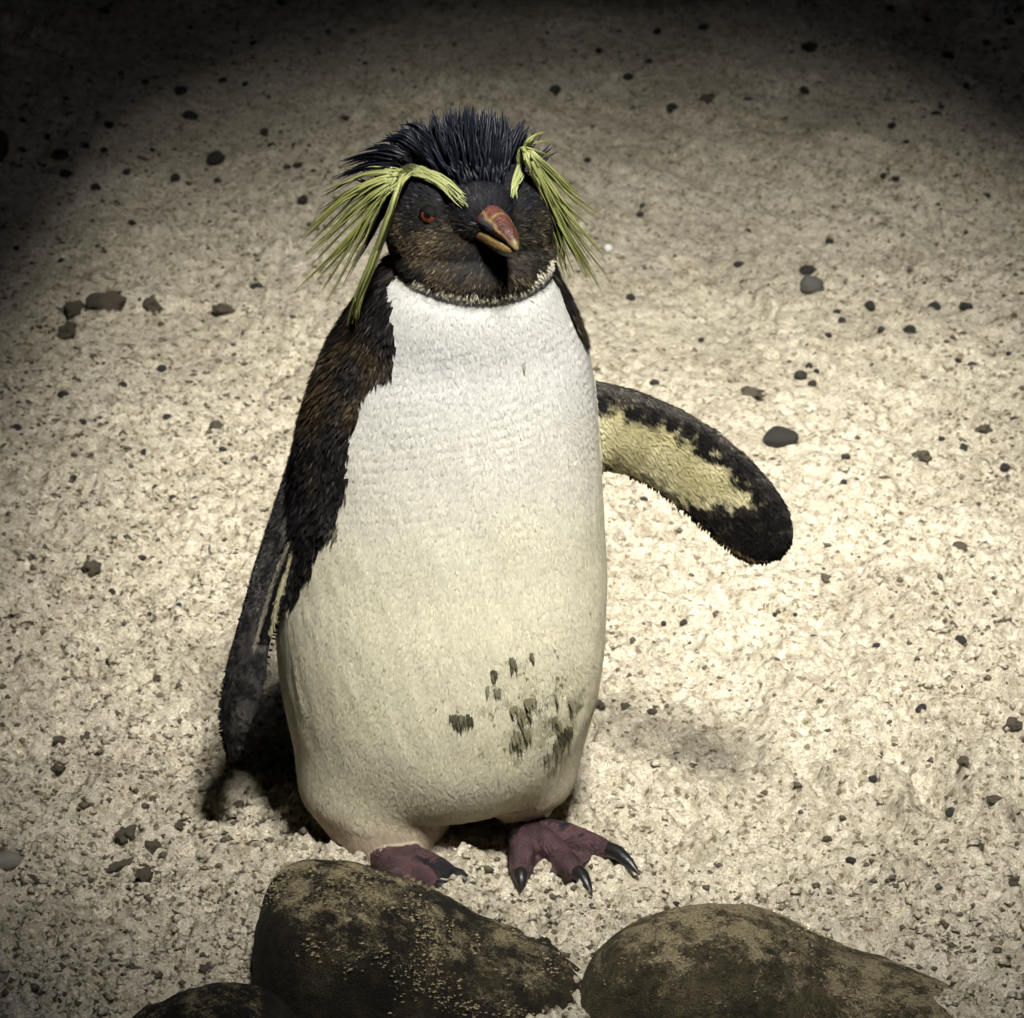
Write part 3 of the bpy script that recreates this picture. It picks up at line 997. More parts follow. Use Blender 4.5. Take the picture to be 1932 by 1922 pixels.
# (region lookup follows)
# region of every skin vertex: nearest source piece
KEYS = {'trunk': 0, 'thigh_l': 0, 'thigh_r': 0, 'tail': 0, 'head': 1, 'cheek': 1, 'brow': 1, 'lores': 1, 'flipper_r': 2, 'flipper_l': 3}
dist = np.full((nv, 5), 9.0)
low = BVt[:, 2] < 0.085
hd_ = (BVt[:, 2] > HC.z - .075)
for k, t in BV.items():
    r_ = 0 if k.startswith('thigh') else KEYS.get(k, 4)
    if k.startswith('thigh'): sel = np.nonzero(low)[0]
    elif r_ == 4: sel = np.nonzero(low)[0]
    elif r_ == 1: sel = np.nonzero(hd_)[0]
    elif r_ == 2: sel = np.nonzero(BVt[:, 0] > 0.03)[0]
    elif r_ == 3: sel = np.nonzero(BVt[:, 0] < -0.09)[0]
    else: sel = np.arange(nv)
    for i in sel:
        q_ = t.find_nearest(BVt[i])
        if q_[0] is not None and q_[3] < dist[i, r_]:
            dist[i, r_] = q_[3]
REG = np.argmin(dist, axis=1)

# ---- plumage pattern as a function of place on the body
def axis_at(z):
    return np.interp(z, AX[:, 0], AX[:, 1]), np.interp(z, AX[:, 0], AX[:, 2])


def theta(P):
    cx, cy = axis_at(P[:, 2])
    return np.arctan2(P[:, 0] - cx, -(P[:, 1] - cy))


def curve_theta(pts):
    Q = np.array([on(u, v)[0] for u, v in pts])
    return Q[:, 2], theta(Q)


zl, tl_ = curve_theta([(737, 530), (744, 580), (747, 640), (742, 688), (718, 712), (690, 735), (672, 775), (667, 840), (656, 890), (642, 945), (628, 985), (612, 1010), (596, 1042), (578, 1085), (562, 1130)])
o_ = np.argsort(zl)
zl, tl_ = np.r_[zl[o_][0] - .030, zl[o_][0] - .012, zl[o_]], np.r_[-1.9, -1.35, tl_[o_]]
zr, tr_ = curve_theta([(1036, 490), (1050, 530), (1064, 570), (1082, 615), (1100, 645)])
o_ = np.argsort(zr)
zr, tr_ = np.r_[zr[o_][0] - .03, zr[o_][0] - .010, zr[o_]], np.r_[2.0, 1.75, tr_[o_]]
chin = np.array([on(u, v)[0] for u, v in [(738, 520), (800, 527), (860, 544), (920, 557), (970, 549), (1010, 517), (1034, 478)]])
zc_, tc_ = chin[:, 2], np.arctan2(chin[:, 0] - HC.x, -(chin[:, 1] - HC.y))
SPOTS = [(875, 1352, .0065, 1.0), (862, 1349, .004, .9), (880, 1366, .0035, .9), (930, 1262, .003, .7), (938, 1300, .006, .55), (965, 1240, .0035, .6), (985, 1245, .003, .5), (1000, 1232, .002, .6),
         (1045, 1220, .0015, .6), (950, 1320, .005, .4), (985, 1345, .008, .35), (1010, 1370, .010, .35), (1065, 1380, .006, .75), (1055, 1395, .005, .6), (1030, 1355, .008, .4), (1085, 1320, .008, .35),
         (1095, 1325, .004, .5), (1040, 1305, .006, .35), (985, 1400, .006, .4), (975, 1425, .005, .35), (1030, 1425, .004, .55), (1045, 1450, .006, .4), (1005, 1325, .006, .35), (915, 1340, .005, .35),
         (925, 1345, .003, .5), (910, 1415, .0025, .4), (835, 1312, .0018, .5), (1000, 1295, .005, .3), (960, 1380, .006, .25), (1060, 1425, .006, .3), (1020, 1390, .008, .35), (760, 880, .0006, .8),
         (769, 888, .0008, .8), (630, 992, .004, .9)]
SP = [(np.array(on(u, v)[0]), r * .72, a) for u, v, r, a in SPOTS]
L1 = np.array([on(u, v)[0] for u, v in [(600, 885), (585, 922), (558, 981), (538, 1042), (516, 1099), (497, 1165), (482, 1220)]])
L2 = np.array([on(u, v)[0] for u, v in [(596, 945), (584, 968), (556, 1030), (537, 1090), (520, 1150), (511, 1193)]])


def d_line(P, L):
    d = np.full(len(P), 9.0)
    for a, b in zip(L[:-1], L[1:]):
        ab = b - a
        t = np.clip(((P - a) @ ab) / (ab @ ab), 0, 1)
        d = np.minimum(d, np.linalg.norm(P - a - t[:, None] * ab, axis=1))
    return d


rfc = np.array([tuple(c) for c in RFC])


def chordpos(P):
    """raised flipper: 0 root .. 1 tip along, -1 trailing .. 1 leading across"""
    best = np.full(len(P), 9.0); s = np.zeros(len(P)); w = np.zeros(len(P))
    tops = np.array([tuple(py(*t, y_ - .004)) for t, y_ in zip(TOP, RFY)])
    bots = np.array([tuple(py(*b, y_ + .006)) for b, y_ in zip(BOT, RFY)])
    for i in range(len(rfc) - 1):
        a, b = rfc[i], rfc[i + 1]
        ab = b - a
        t = np.clip(((P - a) @ ab) / (ab @ ab), 0, 1)
        d = np.linalg.norm(P - a - t[:, None] * ab, axis=1)
        ch = (tops[i] - bots[i])[None] * (1 - t[:, None]) + (tops[i + 1] - bots[i + 1])[None] * t[:, None]
        cc = a + t[:, None] * ab
        wd = np.sum((P - cc) * ch, 1) / np.sum(ch * ch, 1) * 2
        m = d < best
        best[m] = d[m]; s[m] = ((i + t) / (len(rfc) - 1))[m]; w[m] = wd[m]
    return s, w


EYE0 = np.array(on(808, 405)[0])
ZONE = np.array(on(1015, 1350)[0])
WHITE = np.array([.48, .477, .455]); CREAM = np.array([.65, .615, .46]); BLACK = np.array([.005, .0045, .0045]); BROWN = np.array([.038, .027, .014]); GREY = np.array([.055, .050, .046])


def mix(a, b, t):
    t = np.asarray(t)[:, None]
    return a * (1 - t) + b * t


def pattern(P, Nn, reg):
    n = len(P)
    f1 = fbm3(P, 55, 3, 101); f2 = fbm3(P, 180, 3, 131); f3 = fbm3(P, 16, 3, 151)
    C = np.zeros((n, 3)); A = np.full(n, 0.62)
    # belly
    zc = (P[:, 2] - .05) / .33
    wh = mix(np.broadcast_to(CREAM, (n, 3)), np.broadcast_to(WHITE, (n, 3)), smooth(.30, 1.08, zc + .14 * f3))
    yel = np.clip(f3 * .9 + .1 * f1, 0, 1) * (1 - smooth(.5, .9, zc)) * .5
    wh = mix(wh, np.broadcast_to(np.array([.60, .54, .34]), (n, 3)), yel)
    wh = wh * (1 + .05 * f2 + .03 * f1)[:, None]
    # dirt on the belly
    st = np.zeros(n)
    dith = RNG.normal(0, .32, n)
    for c, r, a in SP:
        d = np.linalg.norm((P - c) * np.array([1, .4, 1]), axis=1) / r
        st = np.maximum(st, min(1, a * 1.5) * np.clip(1.5 - d + 1.1 * f2 + .4 * f1 + dith, 0, 1))
    f4 = fbm3(P, 420, 2, 171)
    dzone = np.linalg.norm((P - ZONE) * np.array([1, .3, .9]), axis=1)
    wz = np.clip(1.15 - dzone / .040, 0, 1)
    st = np.maximum(st, np.clip((.8 * f4 + .7 * f2 + .35 * f1 + .6 * dith - (1.15 - 1.25 * wz)) * 1.8, 0, .8))
    wh = mix(wh, np.broadcast_to(np.array([.33, .29, .14]), (n, 3)), wz * np.clip(.25 + .6 * f1 + .4 * f2, 0, .6))
    wh = mix(wh, np.broadcast_to(np.array([.075, .068, .028]), (n, 3)), np.clip(st * .9, 0, 1))
    wh = mix(wh, np.broadcast_to(np.array([.012, .012, .008]), (n, 3)), np.clip(st * 1.7 - 1.05, 0, .85))
    # dark back
    bk = mix(np.broadcast_to(BLACK, (n, 3)), np.broadcast_to(np.array([.016, .014, .015]), (n, 3)), np.clip(.5 + f2, 0, 1))
    br = np.clip(f1 * 1.2 + .9 * f3 + .05, 0, 1)
    bk = mix(bk, np.broadcast_to(BROWN, (n, 3)), br * .8)
    th = theta(P)
    jit = .055 * f2 + .03 * f1
    isb = (th < np.interp(P[:, 2], zl, tl_) + jit) | (th > np.interp(P[:, 2], zr, tr_) + jit * .5) | (P[:, 1] > np.interp(P[:, 2], AX[:, 0], AX[:, 2]) + .030)
    trunk = np.where(isb[:, None], bk, wh)
    C[:] = trunk
    # rim of skin-pink where the legs leave the feathers
    pk = np.clip((.052 - P[:, 2]) / .02 + .5 * f2, 0, 1) * (P[:, 1] < .06) * .55
    C = np.where((reg == 0)[:, None], mix(C, np.broadcast_to(np.array([.34, .22, .165]), (n, 3)), pk), C)
    # face
    hd = reg == 1
    ta = np.arctan2(P[:, 0] - HC.x, -(P[:, 1] - HC.y))
    zb = np.interp(ta, tc_, zc_)
    dz = P[:, 2] - zb + .0045 * f2 + .003 * f1
    face = mix(np.broadcast_to(np.array([.008, .007, .0055]), (n, 3)), np.broadcast_to(np.array([.046, .035, .021]), (n, 3)), np.clip(.25 + 1.1 * f1 + .7 * f2, 0, 1))
    crown = smooth(HC.z + .012, HC.z + .026, P[:, 2])
    face = mix(face, np.broadcast_to(np.array([.004, .004, .0055]), (n, 3)), crown)
    de = np.linalg.norm((P - EYE0) * np.array([1, 1, 1.25]), axis=1)
    lo_ = d_line(P, np.array([EYE0, np.array(BB)]))
    face = mix(face, np.broadcast_to(np.array([.003, .003, .003]), (n, 3)), np.clip(np.maximum(1.9 - de / .006, 1.6 - lo_ / .005) + .4 * f2, 0, 1))
    chn = np.linalg.norm(P - np.array(BB - UZ * .022 - HF * .004), axis=1)
    face = mix(face, np.broadcast_to(np.array([.004, .0035, .003]), (n, 3)), np.clip(1.7 - chn / .016 + .5 * f1, 0, 1))  # shadow under the bill put into the chin colour
    rim = mix(np.broadcast_to(np.array([.46, .43, .32]), (n, 3)), np.broadcast_to(WHITE, (n, 3)), smooth(-.002, -.007, dz))
    fc = np.where((dz > 0)[:, None], face, rim)
    side = (ta < tc_[0] - .02) | (ta > tc_[-1] + .03)
    fc = np.where((side & (dz < .01))[:, None], bk, fc)
    front = (ta > tc_[0]) & (ta < tc_[-1]) & (P[:, 2] > HC.z - .075)
    C = np.where(hd[:, None], fc, C)
    up = (reg == 0) & front & (dz > 0)
    C = np.where(up[:, None], face, C)
    # raised flipper
    s, w = chordpos(P)
    und = Nn[:, 1] < 0.15
    edge = np.interp(s, [0, .2, .45, .62, .72, .80, 1], [.45, .52, .42, .34, .45, .1, -3]) + .24 * f2 + .08 * f1
    low_ = np.interp(s, [0, .36, .46, .56, .64, .70], [-3, -3, -.7, -.15, .4, 3]) + .32 * f2
    cr = und * smooth(-.14, .14, edge - w) * smooth(-.16, .16, w - low_)
    creamy = mix(np.broadcast_to(np.array([.36, .325, .165]), (n, 3)), np.broadcast_to(np.array([.52, .475, .29]), (n, 3)), np.clip(.5 + f1, 0, 1))
    spk = np.clip((-w - .05) * 1.3, 0, 1) * np.clip(f2 * 2.6 + .15, 0, 1)
    creamy = mix(creamy, np.broadcast_to(np.array([.05, .045, .03]), (n, 3)), spk * .85)
    dk = mix(np.broadcast_to(BLACK, (n, 3)), np.broadcast_to(np.array([.026, .022, .017]), (n, 3)), np.clip(.2 + f2 + .5 * f1, 0, 1) * .8)
    lead = smooth(.78, .98, w + .06 * f2)
    dk = mix(dk, np.broadcast_to(np.array([.055, .049, .041]), (n, 3)), lead * .8)
    trail = (w < -.86 + .06 * f2) & (s > .35) & (s < .95)
    fl = mix(dk, creamy, cr)
    fl = np.where((trail & und)[:, None], np.array([.20, .15, .065]), fl)
    C = np.where((reg == 2)[:, None], fl, C)
    # hanging flipper
    d1 = d_line(P, L1) + .0008 * f2; d2 = d_line(P, L2) + .0008 * f2
    fl = mix(np.broadcast_to(np.array([.020, .019, .019]), (n, 3)), np.broadcast_to(np.array([.125, .115, .105]), (n, 3)), np.clip(.3 + .5 * f2 + .3 * f1, 0, 1))
    fl = np.where((d2 < d1)[:, None], BLACK, fl)
    inn = (d1 > .002) & (d2 > .0012) & (d1 + d2 < .0135)
    fl = np.where(inn[:, None], BLACK * .7, fl)
    fl = mix(fl, np.broadcast_to(np.array([.30, .27, .20]), (n, 3)), np.clip(1.6 - d1 / .0016, 0, 1) * np.clip(.8 + .6 * f1, 0, 1))
    fl = mix(fl, np.broadcast_to(np.array([.33, .30, .18]), (n, 3)), np.clip(1.8 - d2 / .0011, 0, 1))
    C = np.where((reg == 3)[:, None], fl, C)
    # feet
    sk = mix(np.broadcast_to(np.array([.050, .025, .029]), (n, 3)), np.broadcast_to(np.array([.105, .054, .057]), (n, 3)), np.clip(.4 + f2 + .5 * f1, 0, 1))
    blot = np.clip((f1 + .55 * f2 - .42) * 8, 0, 1)
    sk = mix(sk, np.broadcast_to(np.array([.012, .010, .014]), (n, 3)), np.maximum(blot, smooth(.0062, .0042, P[:, 2] + .0015 * f2 - np.interp(P[:, 1], [-.1, 0], [0, 0]))))
    C = np.where((reg == 4)[:, None], sk, C)
    A = np.where(reg == 4, .42, A)
    A = np.where((C.max(1) < .12) & (reg != 4), .68, A)
    return np.clip(C, 0.004, 1), A


Cb, Ab = pattern(BVt, BNt, REG)
colour(bme, np.c_[Cb * 0.9, Ab])
M_SKIN = attr_material('feathered_skin', 0.2, 260, 0.0006)
M_FOOT = attr_material('foot_skin', 0.35, 520, 0.0030)
bme.materials.clear()
bme.materials.append(M_SKIN); bme.materials.append(M_FOOT)
pf = np.zeros(len(bme.polygons), np.int32)
lv = np.zeros(len(bme.loops), np.int32); bme.loops.foreach_get('vertex_index', lv)
ls = np.zeros(len(bme.polygons), np.int32); bme.polygons.foreach_get('loop_start', ls)
pf = (REG[lv[ls]] == 4).astype(np.int32)
bme.polygons.foreach_set('material_index', pf)
bme.polygons.foreach_set('use_smooth', np.ones(len(bme.polygons), bool))
bme.update()
body = obj('body', bme, None, peng)

# ---- plumage: short real feathers over the whole skin
def build_feathers(count):
    a, b, c = BVt[TRI[:, 0]], BVt[TRI[:, 1]], BVt[TRI[:, 2]]
    ar = np.linalg.norm(np.cross(b - a, c - a), axis=1)
    treg = REG[TRI[:, 0]]
    nrm = np.cross(b - a, c - a); nrm /= np.maximum(np.linalg.norm(nrm, axis=1, keepdims=True), 1e-12)
    view = (a - np.array(CAM)); facing = np.sum(nrm * view, 1) < 0.35 * np.linalg.norm(view, axis=1)
    w = ar * np.array([1.0, 2.3, 1.7, 1.9, 0.0])[treg] * np.where(facing, 1, .45)
    # no feathers on the bill root
    ctr = (a + b + c) / 3
    w[np.linalg.norm(ctr - np.array(BB), axis=1) < .006] = 0
    idx = RNG.choice(len(TRI), count, p=w / w.sum())
    r1, r2 = RNG.random(count), RNG.random(count)
    sq = np.sqrt(r1)
    wa, wb, wc = 1 - sq, sq * (1 - r2), sq * r2
    P = a[idx] * wa[:, None] + b[idx] * wb[:, None] + c[idx] * wc[:, None]
    Nn = BNt[TRI[idx, 0]] * wa[:, None] + BNt[TRI[idx, 1]] * wb[:, None] + BNt[TRI[idx, 2]] * wc[:, None]
    Nn /= np.linalg.norm(Nn, axis=1, keepdims=True)
    reg = treg[idx]
    Cc, Aa = pattern(P, Nn, reg)
    # lie
    D = np.zeros((count, 3))
    D[:] = (0, 0.05, -1)
    f = np.c_[noise3(P, 35, 301), noise3(P, 35, 302), noise3(P, 35, 303)]
    D += 0.22 * f
    h = reg == 1
    D[h] = (P[h] - np.array(BB + HF * .01)); D[h] /= np.linalg.norm(D[h], axis=1, keepdims=True); D[h] += (0, .1, -.15); D[h] += .35 * f[h]
    fr = reg == 2
    D[fr] = np.array(RFC[-1] - RFC[0]) / np.linalg.norm(np.array(RFC[-1] - RFC[0])) + np.array([0, 0, -.8]) + .25 * f[fr]
    D += RNG.normal(0, .16, D.shape)
    D -= Nn * np.sum(D * Nn, 1)[:, None]
    D /= np.maximum(np.linalg.norm(D, axis=1, keepdims=True), 1e-9)
    S = np.cross(D, Nn)
    dark = Cc.max(1) < .15
    L = np.where(reg == 0, np.where(dark, .0075, .0054), np.where(reg == 1, .0052, .0036))
    L = L * (.7 + .6 * RNG.random(count))
    W = np.where(reg == 0, np.where(dark, .0010, .0008), np.where(reg == 1, .00065, .0006)) * (.7 + .6 * RNG.random(count))
    lift = np.where(reg == 0, np.where(dark, .24, .038), np.where(reg == 1, .17, .22)) * (.4 + 1.2 * RNG.random(count))
    # scaly rows on the upper breast
    rows = np.sin(P[:, 2] * 2 * np.pi / .0062 + 4 * noise3(P, 24, 333) + P[:, 0] * 130) * smooth(.20, .32, P[:, 2]) * smooth(.40, .36, P[:, 2])
    lift = lift * (1 + .25 * np.where((reg == 0) & ~dark, rows, 0))
    wet = np.clip(noise3(P, 40, 311) * 1.5, -.5, 1)
    lift = lift * (1 + .4 * wet)
    root = P - Nn * .0002
    mid = P + D * (L * .55)[:, None] + Nn * (L * lift * .62)[:, None]
    tip = P + D * L[:, None] + Nn * (L * lift)[:, None]
    V = np.stack([root - S * W[:, None], root + S * W[:, None], mid + S * (W * .85)[:, None], mid - S * (W * .85)[:, None], tip], 1).reshape(-1, 3)
    base = np.arange(count) * 5
    F4 = np.c_[base, base + 1, base + 2, base + 3]
    F3 = np.c_[base + 3, base + 2, base + 4]
    th_ = np.where(P[:, 2] > .17, 1.0, 0.0)
    jit = np.where(dark & (th_ > 0), RNG.lognormal(0, .55, count), 1 + .085 * RNG.normal(size=count))
    Cc = Cc * jit[:, None]
    pale = (Cc.max(1) < .05) & (RNG.random(count) < .05) & (reg < 2) & (np.abs(th_[:]) > .0)
    Cc[pale] = Cc[pale] * 2.5 + np.array([.018, .014, .008])
    C5 = np.repeat(np.c_[np.clip(Cc, .003, .92), Aa], 5, axis=0)
    me = mesh_np('plumage', V, [F4, F3])
    colour(me, C5)
    return me


M_FEA = attr_material('feather', 0.13, None, 0, 0, 0.0)
plum = obj('plumage', build_feathers(225000), M_FEA, peng)
tag(plum, kind='stuff')


# ---- crest: strands as thin tapered blades
class Strands:
    def __init__(s):
        s.V, s.F4, s.F3, s.C, s.n = [], [], [], [], 0

    def add(s, P, width, c0, c1, roll=0.0, seg=10, rough=.45):
        """P control points -> smooth tapered blade"""
        P = np.array([tuple(p) for p in P])
        k = np.linspace(0, len(P) - 1, seg)
        # Catmull-Rom
        Q = []
        E = np.vstack([2 * P[0] - P[1], P, 2 * P[-1] - P[-2]])
        for t in k:
            i = min(int(t), len(P) - 2); u = t - i
            p0, p1, p2, p3 = E[i], E[i + 1], E[i + 2], E[i + 3]
            Q.append(.5 * (2 * p1 + (p2 - p0) * u + (2 * p0 - 5 * p1 + 4 * p2 - p3) * u * u + (3 * p1 - p0 - 3 * p2 + p3) * u ** 3))
        Q = np.array(Q)
        T = np.gradient(Q, axis=0); T /= np.maximum(np.linalg.norm(T, axis=1, keepdims=True), 1e-9)
        vw = np.array(CAM) - Q; vw /= np.linalg.norm(vw, axis=1, keepdims=True)
        S = np.cross(T, vw); S /= np.maximum(np.linalg.norm(S, axis=1, keepdims=True), 1e-9)
        B = np.cross(S, T)
        S2 = S * math.cos(roll) + B * math.sin(roll)
        B2 = np.cross(S2, T)
        u = np.linspace(0, 1, seg)
        w = width * np.minimum(1, .12 + 5 * u) * np.clip((1 - u) * 2.6, 0.04, 1) ** .8
        ring = np.stack([Q - S2 * w[:, None], Q + B2 * (w * .45)[:, None], Q + S2 * w[:, None], Q - B2 * (w * .2)[:, None]], 1)
        s.V.append(ring.reshape(-1, 3))
        b = s.n + np.arange(seg - 1)[:, None] * 4
        for j in range(4):
            j2 = (j + 1) % 4
            s.F4.append(np.c_[b[:, 0] + j, b[:, 0] + j2, b[:, 0] + 4 + j2, b[:, 0] + 4 + j])
        cc = c0[None] * (1 - u[:, None]) + c1[None] * u[:, None]
        s.C.append(np.repeat(np.c_[cc, np.full(seg, rough)], 4, axis=0))
        s.n += seg * 4

    def build(s, name, material, parent):
        me = mesh_np(name, np.concatenate(s.V), [np.concatenate(s.F4)])
        colour(me, np.concatenate(s.C))
        return obj(name, me, material, parent)


def pt(u, v, y):
    return py(u, v, y)


YEL = np.array([.175, .185, .050]); YEL2 = np.array([.085, .090, .024]); YELP = np.array([.25, .27, .12])
M_PLUME = attr_material('plume', 0.25)

# left plume: brow curve on the skin, then free guides
browL = [(894, 394), (872, 378), (850, 362), (826, 347), (800, 336), (776, 331)]
hy = HC.y
guidesL = [  # free control points after the brow, depth y offsets from head centre, strands, width, spread
    ([(748, 322, -.020), (700, 318, -.012), (655, 328, -.006), (626, 336, .0)], 7, .0008, 3),
    ([(744, 328, -.022), (695, 332, -.018), (650, 352, -.014), (622, 366, -.012)], 6, .0008, 4),
    ([(746, 334, -.024), (700, 348, -.020), (645, 384, -.018), (590, 440, -.016)], 16, .0010, 6),
    ([(744, 338, -.024), (702, 356, -.022), (655, 392, -.020), (602, 448, -.018)], 14, .0010, 7),
    ([(744, 342, -.026), (706, 366, -.024), (655, 412, -.022), (596, 470, -.020)], 14, .0010, 7),
    ([(744, 344, -.026), (700, 384, -.024), (655, 430, -.022), (604, 486, -.020)], 10, .0010, 7),
    ([(742, 346, -.026), (690, 410, -.024), (628, 478, -.022), (577, 526, -.020)], 8, .0009, 5),
    ([(744, 350, -.026), (712, 384, -.025), (680, 440, -.024), (640, 520, -.022)], 6, .0010, 6),
    ([(746, 352, -.028), (713, 384, -.028), (665, 490, -.026), (621, 577, -.024)], 8, .0011, 4),
    ([(752, 354, -.030), (730, 410, -.032), (700, 492, -.032), (664, 574, -.030), (652, 615, -.030)], 14, .0012, 6),
]
left = Strands()
for pts, n_, wd, spr in guidesL:
    for k in range(max(3, int(n_ * 1.15))):
        s0 = random.uniform(0, 4.2) if random.random() < .75 else random.uniform(3.5, 4.8)
        off_ = random.gauss(0, 4)
        ctrl = []
        i0 = int(s0)
        idxs = [s0] + list(range(i0 + 1, len(browL)))
        for i in idxs:
            u, v = float(np.interp(i, range(6), [b_[0] for b_ in browL])), float(np.interp(i, range(6), [b_[1] for b_ in browL]))
            q_, nq = on(u + off_ * .5 + random.gauss(0, .8), v - off_ * .8 + random.gauss(0, .8), .0045 + random.random() * .002)
            ctrl.append(q_)
        if k % 3 == 0:
            tipc_, guc, gvc = random.uniform(.84, 1.10), random.gauss(0, spr * 1.9), random.gauss(0, spr * 1.9)
        tipj = tipc_ * random.uniform(.92, 1.03)
        gu, gv = guc + random.gauss(0, 1.3), gvc + random.gauss(0, 1.3)
        root = pts[0]
        for j, (u, v, dy) in enumerate(pts):
            f = j / (len(pts) - 1)
            uu = root[0] + (u - root[0]) * (1 if j == 0 else tipj) + gu * f
            vv = root[1] + (v - root[1]) * (1 if j == 0 else tipj) + gv * f + off_ * (1 - f) * .7
            ctrl.append(py(uu, vv, hy + dy + random.gauss(0, .003)))
        t = random.random()
        c0 = YELP * (.8 + .3 * random.random()); c1 = (YEL * t + YEL2 * (1 - t)) * (.75 + .5 * random.random())
        left.add(ctrl, wd * random.uniform(.75, 1.5), c0, c1, random.uniform(-.9, .9), 14)
left.build('crest_plume', M_PLUME, peng)
# brow stripe short feathers
right = Strands()
browR = [(955, 386), (963, 366), (972, 346), (978, 322), (983, 302), (990, 280)]
guidesR = [
    ([(998, 266, -.005), (1010, 256, .0), (1023, 252, .005)], 6, .0008, 3),
    ([(1002, 272, -.005), (1018, 270, .002), (1040, 272, .008)], 4, .0006, 3),
    ([(1004, 282, -.008), (1030, 286, .0), (1062, 297, .006)], 4, .0006, 3),
    ([(1004, 290, -.010), (1035, 318, -.002), (1068, 350, .004), (1098, 378, .008)], 9, .0009, 5),
    ([(1002, 294, -.010), (1032, 324, -.004), (1066, 362, .002), (1110, 398, .006)], 9, .0009, 5),
    ([(1000, 298, -.012), (1026, 335, -.006), (1060, 385, .0), (1102, 424, .004)], 10, .0010, 6),
    ([(1000, 300, -.012), (1030, 350, -.006), (1075, 415, .0), (1133, 484, .004)], 9, .0009, 5),
    ([(998, 300, -.014), (1026, 352, -.008), (1066, 430, -.002), (1120, 518, .002)], 11, .0010, 6),
    ([(998, 302, -.014), (1022, 352, -.008), (1060, 440, -.002), (1109, 532, .002)], 11, .0010, 6),
    ([(996, 304, -.014), (1018, 350, -.008), (1052, 440, -.002), (1091, 532, .0)], 10, .0010, 6),
    ([(996, 304, -.014), (1014, 350, -.008), (1044, 430, -.002), (1072, 520, .0)], 9, .0010, 5),
    ([(994, 306, -.014), (1010, 345, -.008), (1040, 410, -.002), (1064, 488, .0)], 7, .0010, 5),
]
for pts, n_, wd, spr in guidesR:
    for k in range(max(3, int(n_ * 1.15))):
        s0 = random.uniform(0, 4.0) if random.random() < .7 else random.uniform(3.5, 4.8)
        off_ = random.gauss(0, 3)
        ctrl = []
        for i in [s0] + list(range(int(s0) + 1, len(browR))):
            u, v = float(np.interp(i, range(6), [b_[0] for b_ in browR])), float(np.interp(i, range(6), [b_[1] for b_ in browR]))
            q_, nq = on(u + off_ + random.gauss(0, .6), v + random.gauss(0, .8), .0045 + random.random() * .002, hy)
            ctrl.append(q_)
        if k % 3 == 0:
            tipc_, guc, gvc = random.uniform(.84, 1.10), random.gauss(0, spr * 1.9), random.gauss(0, spr * 1.9)
        tipj = tipc_ * random.uniform(.92, 1.03)
        gu, gv = guc + random.gauss(0, 1.3), gvc + random.gauss(0, 1.3)
        root = pts[0]
        for j, (u, v, dy) in enumerate(pts):
            f = j / (len(pts) - 1)
            uu = root[0] + (u - root[0]) * (1 if j == 0 else tipj) + gu * f + off_ * (1 - f)
            vv = root[1] + (v - root[1]) * (1 if j == 0 else tipj) + gv * f
            ctrl.append(py(uu, vv, hy + dy + random.gauss(0, .003)))
        t = random.random()
        c0 = YELP * (.8 + .3 * random.random()); c1 = (YEL * t + YEL2 * (1 - t)) * (.75 + .5 * random.random())
        right.add(ctrl, wd * random.uniform(.75, 1.5), c0, c1, random.uniform(-.9, .9), 14)
right.build('crest_plume', M_PLUME, peng)

# black crown spikes
crown = Strands()
hc = np.array(HC); hr = np.array(HR); hf = np.array(HF); uz = np.array([0, 0, 1.0])
for k in range(1150):
    az = random.uniform(-math.pi, math.pi)          # 0 = forward
    el = math.asin(random.uniform(.42, 1.0))
    d = hr * math.sin(az) * math.cos(el) + hf * math.cos(az) * math.cos(el) + uz * math.sin(el)
    fwd = math.cos(az) * math.cos(el)
    if fwd > .58: continue
    pp = Vector(hc + hr * .054 * (d @ hr) + hf * .056 * (d @ hf) + uz * .046 * d[2]) - CAM
    zz = pp.dot(FWD); su = 966 + pp.x / zz / TF * 966; sv = 961 - pp.dot(UPV) / zz / TF * 966
    if fwd > -.25 and sv > float(np.interp(su, [740, 778, 817, 854, 896, 925, 955, 972, 985, 1000], [316, 312, 320, 340, 366, 372, 345, 296, 264, 254])): continue
    p = Vector(hc + hr * .054 * (d @ hr) + hf * .056 * (d @ hf) + uz * .046 * d[2])
    loc, nr_, _, _ = SKIN.find_nearest(p)
    n_ = np.array(nr_)
    back = -fwd
    L = (.010 + .018 * smooth(-.55, .05, np.array([back]))[0]) * random.uniform(.7, 1.2)
    lat = d @ hr
    dirv = n_ * .55 + uz * (.62 - .35 * abs(lat)) - hf * (.30 + .25 * max(0, fwd)) + hr * lat * .55
    dirv += np.array([random.gauss(0, .15) for _ in range(3)])
    dirv /= np.linalg.norm(dirv)
    p0 = np.array(loc) - n_ * .001
    tipv = p0 + dirv * L + np.array([0, 0, -.0025]) * abs(lat)
    md_ = p0 + dirv * L * .5 + n_ * L * .06
    c = np.array([.0035, .0042, .0075]) * random.uniform(.6, 1.8)
    crown.add([p0, md_, tipv], random.uniform(.0009, .0018), c, c * 1.2, random.uniform(-1.2, 1.2), 6, .45)
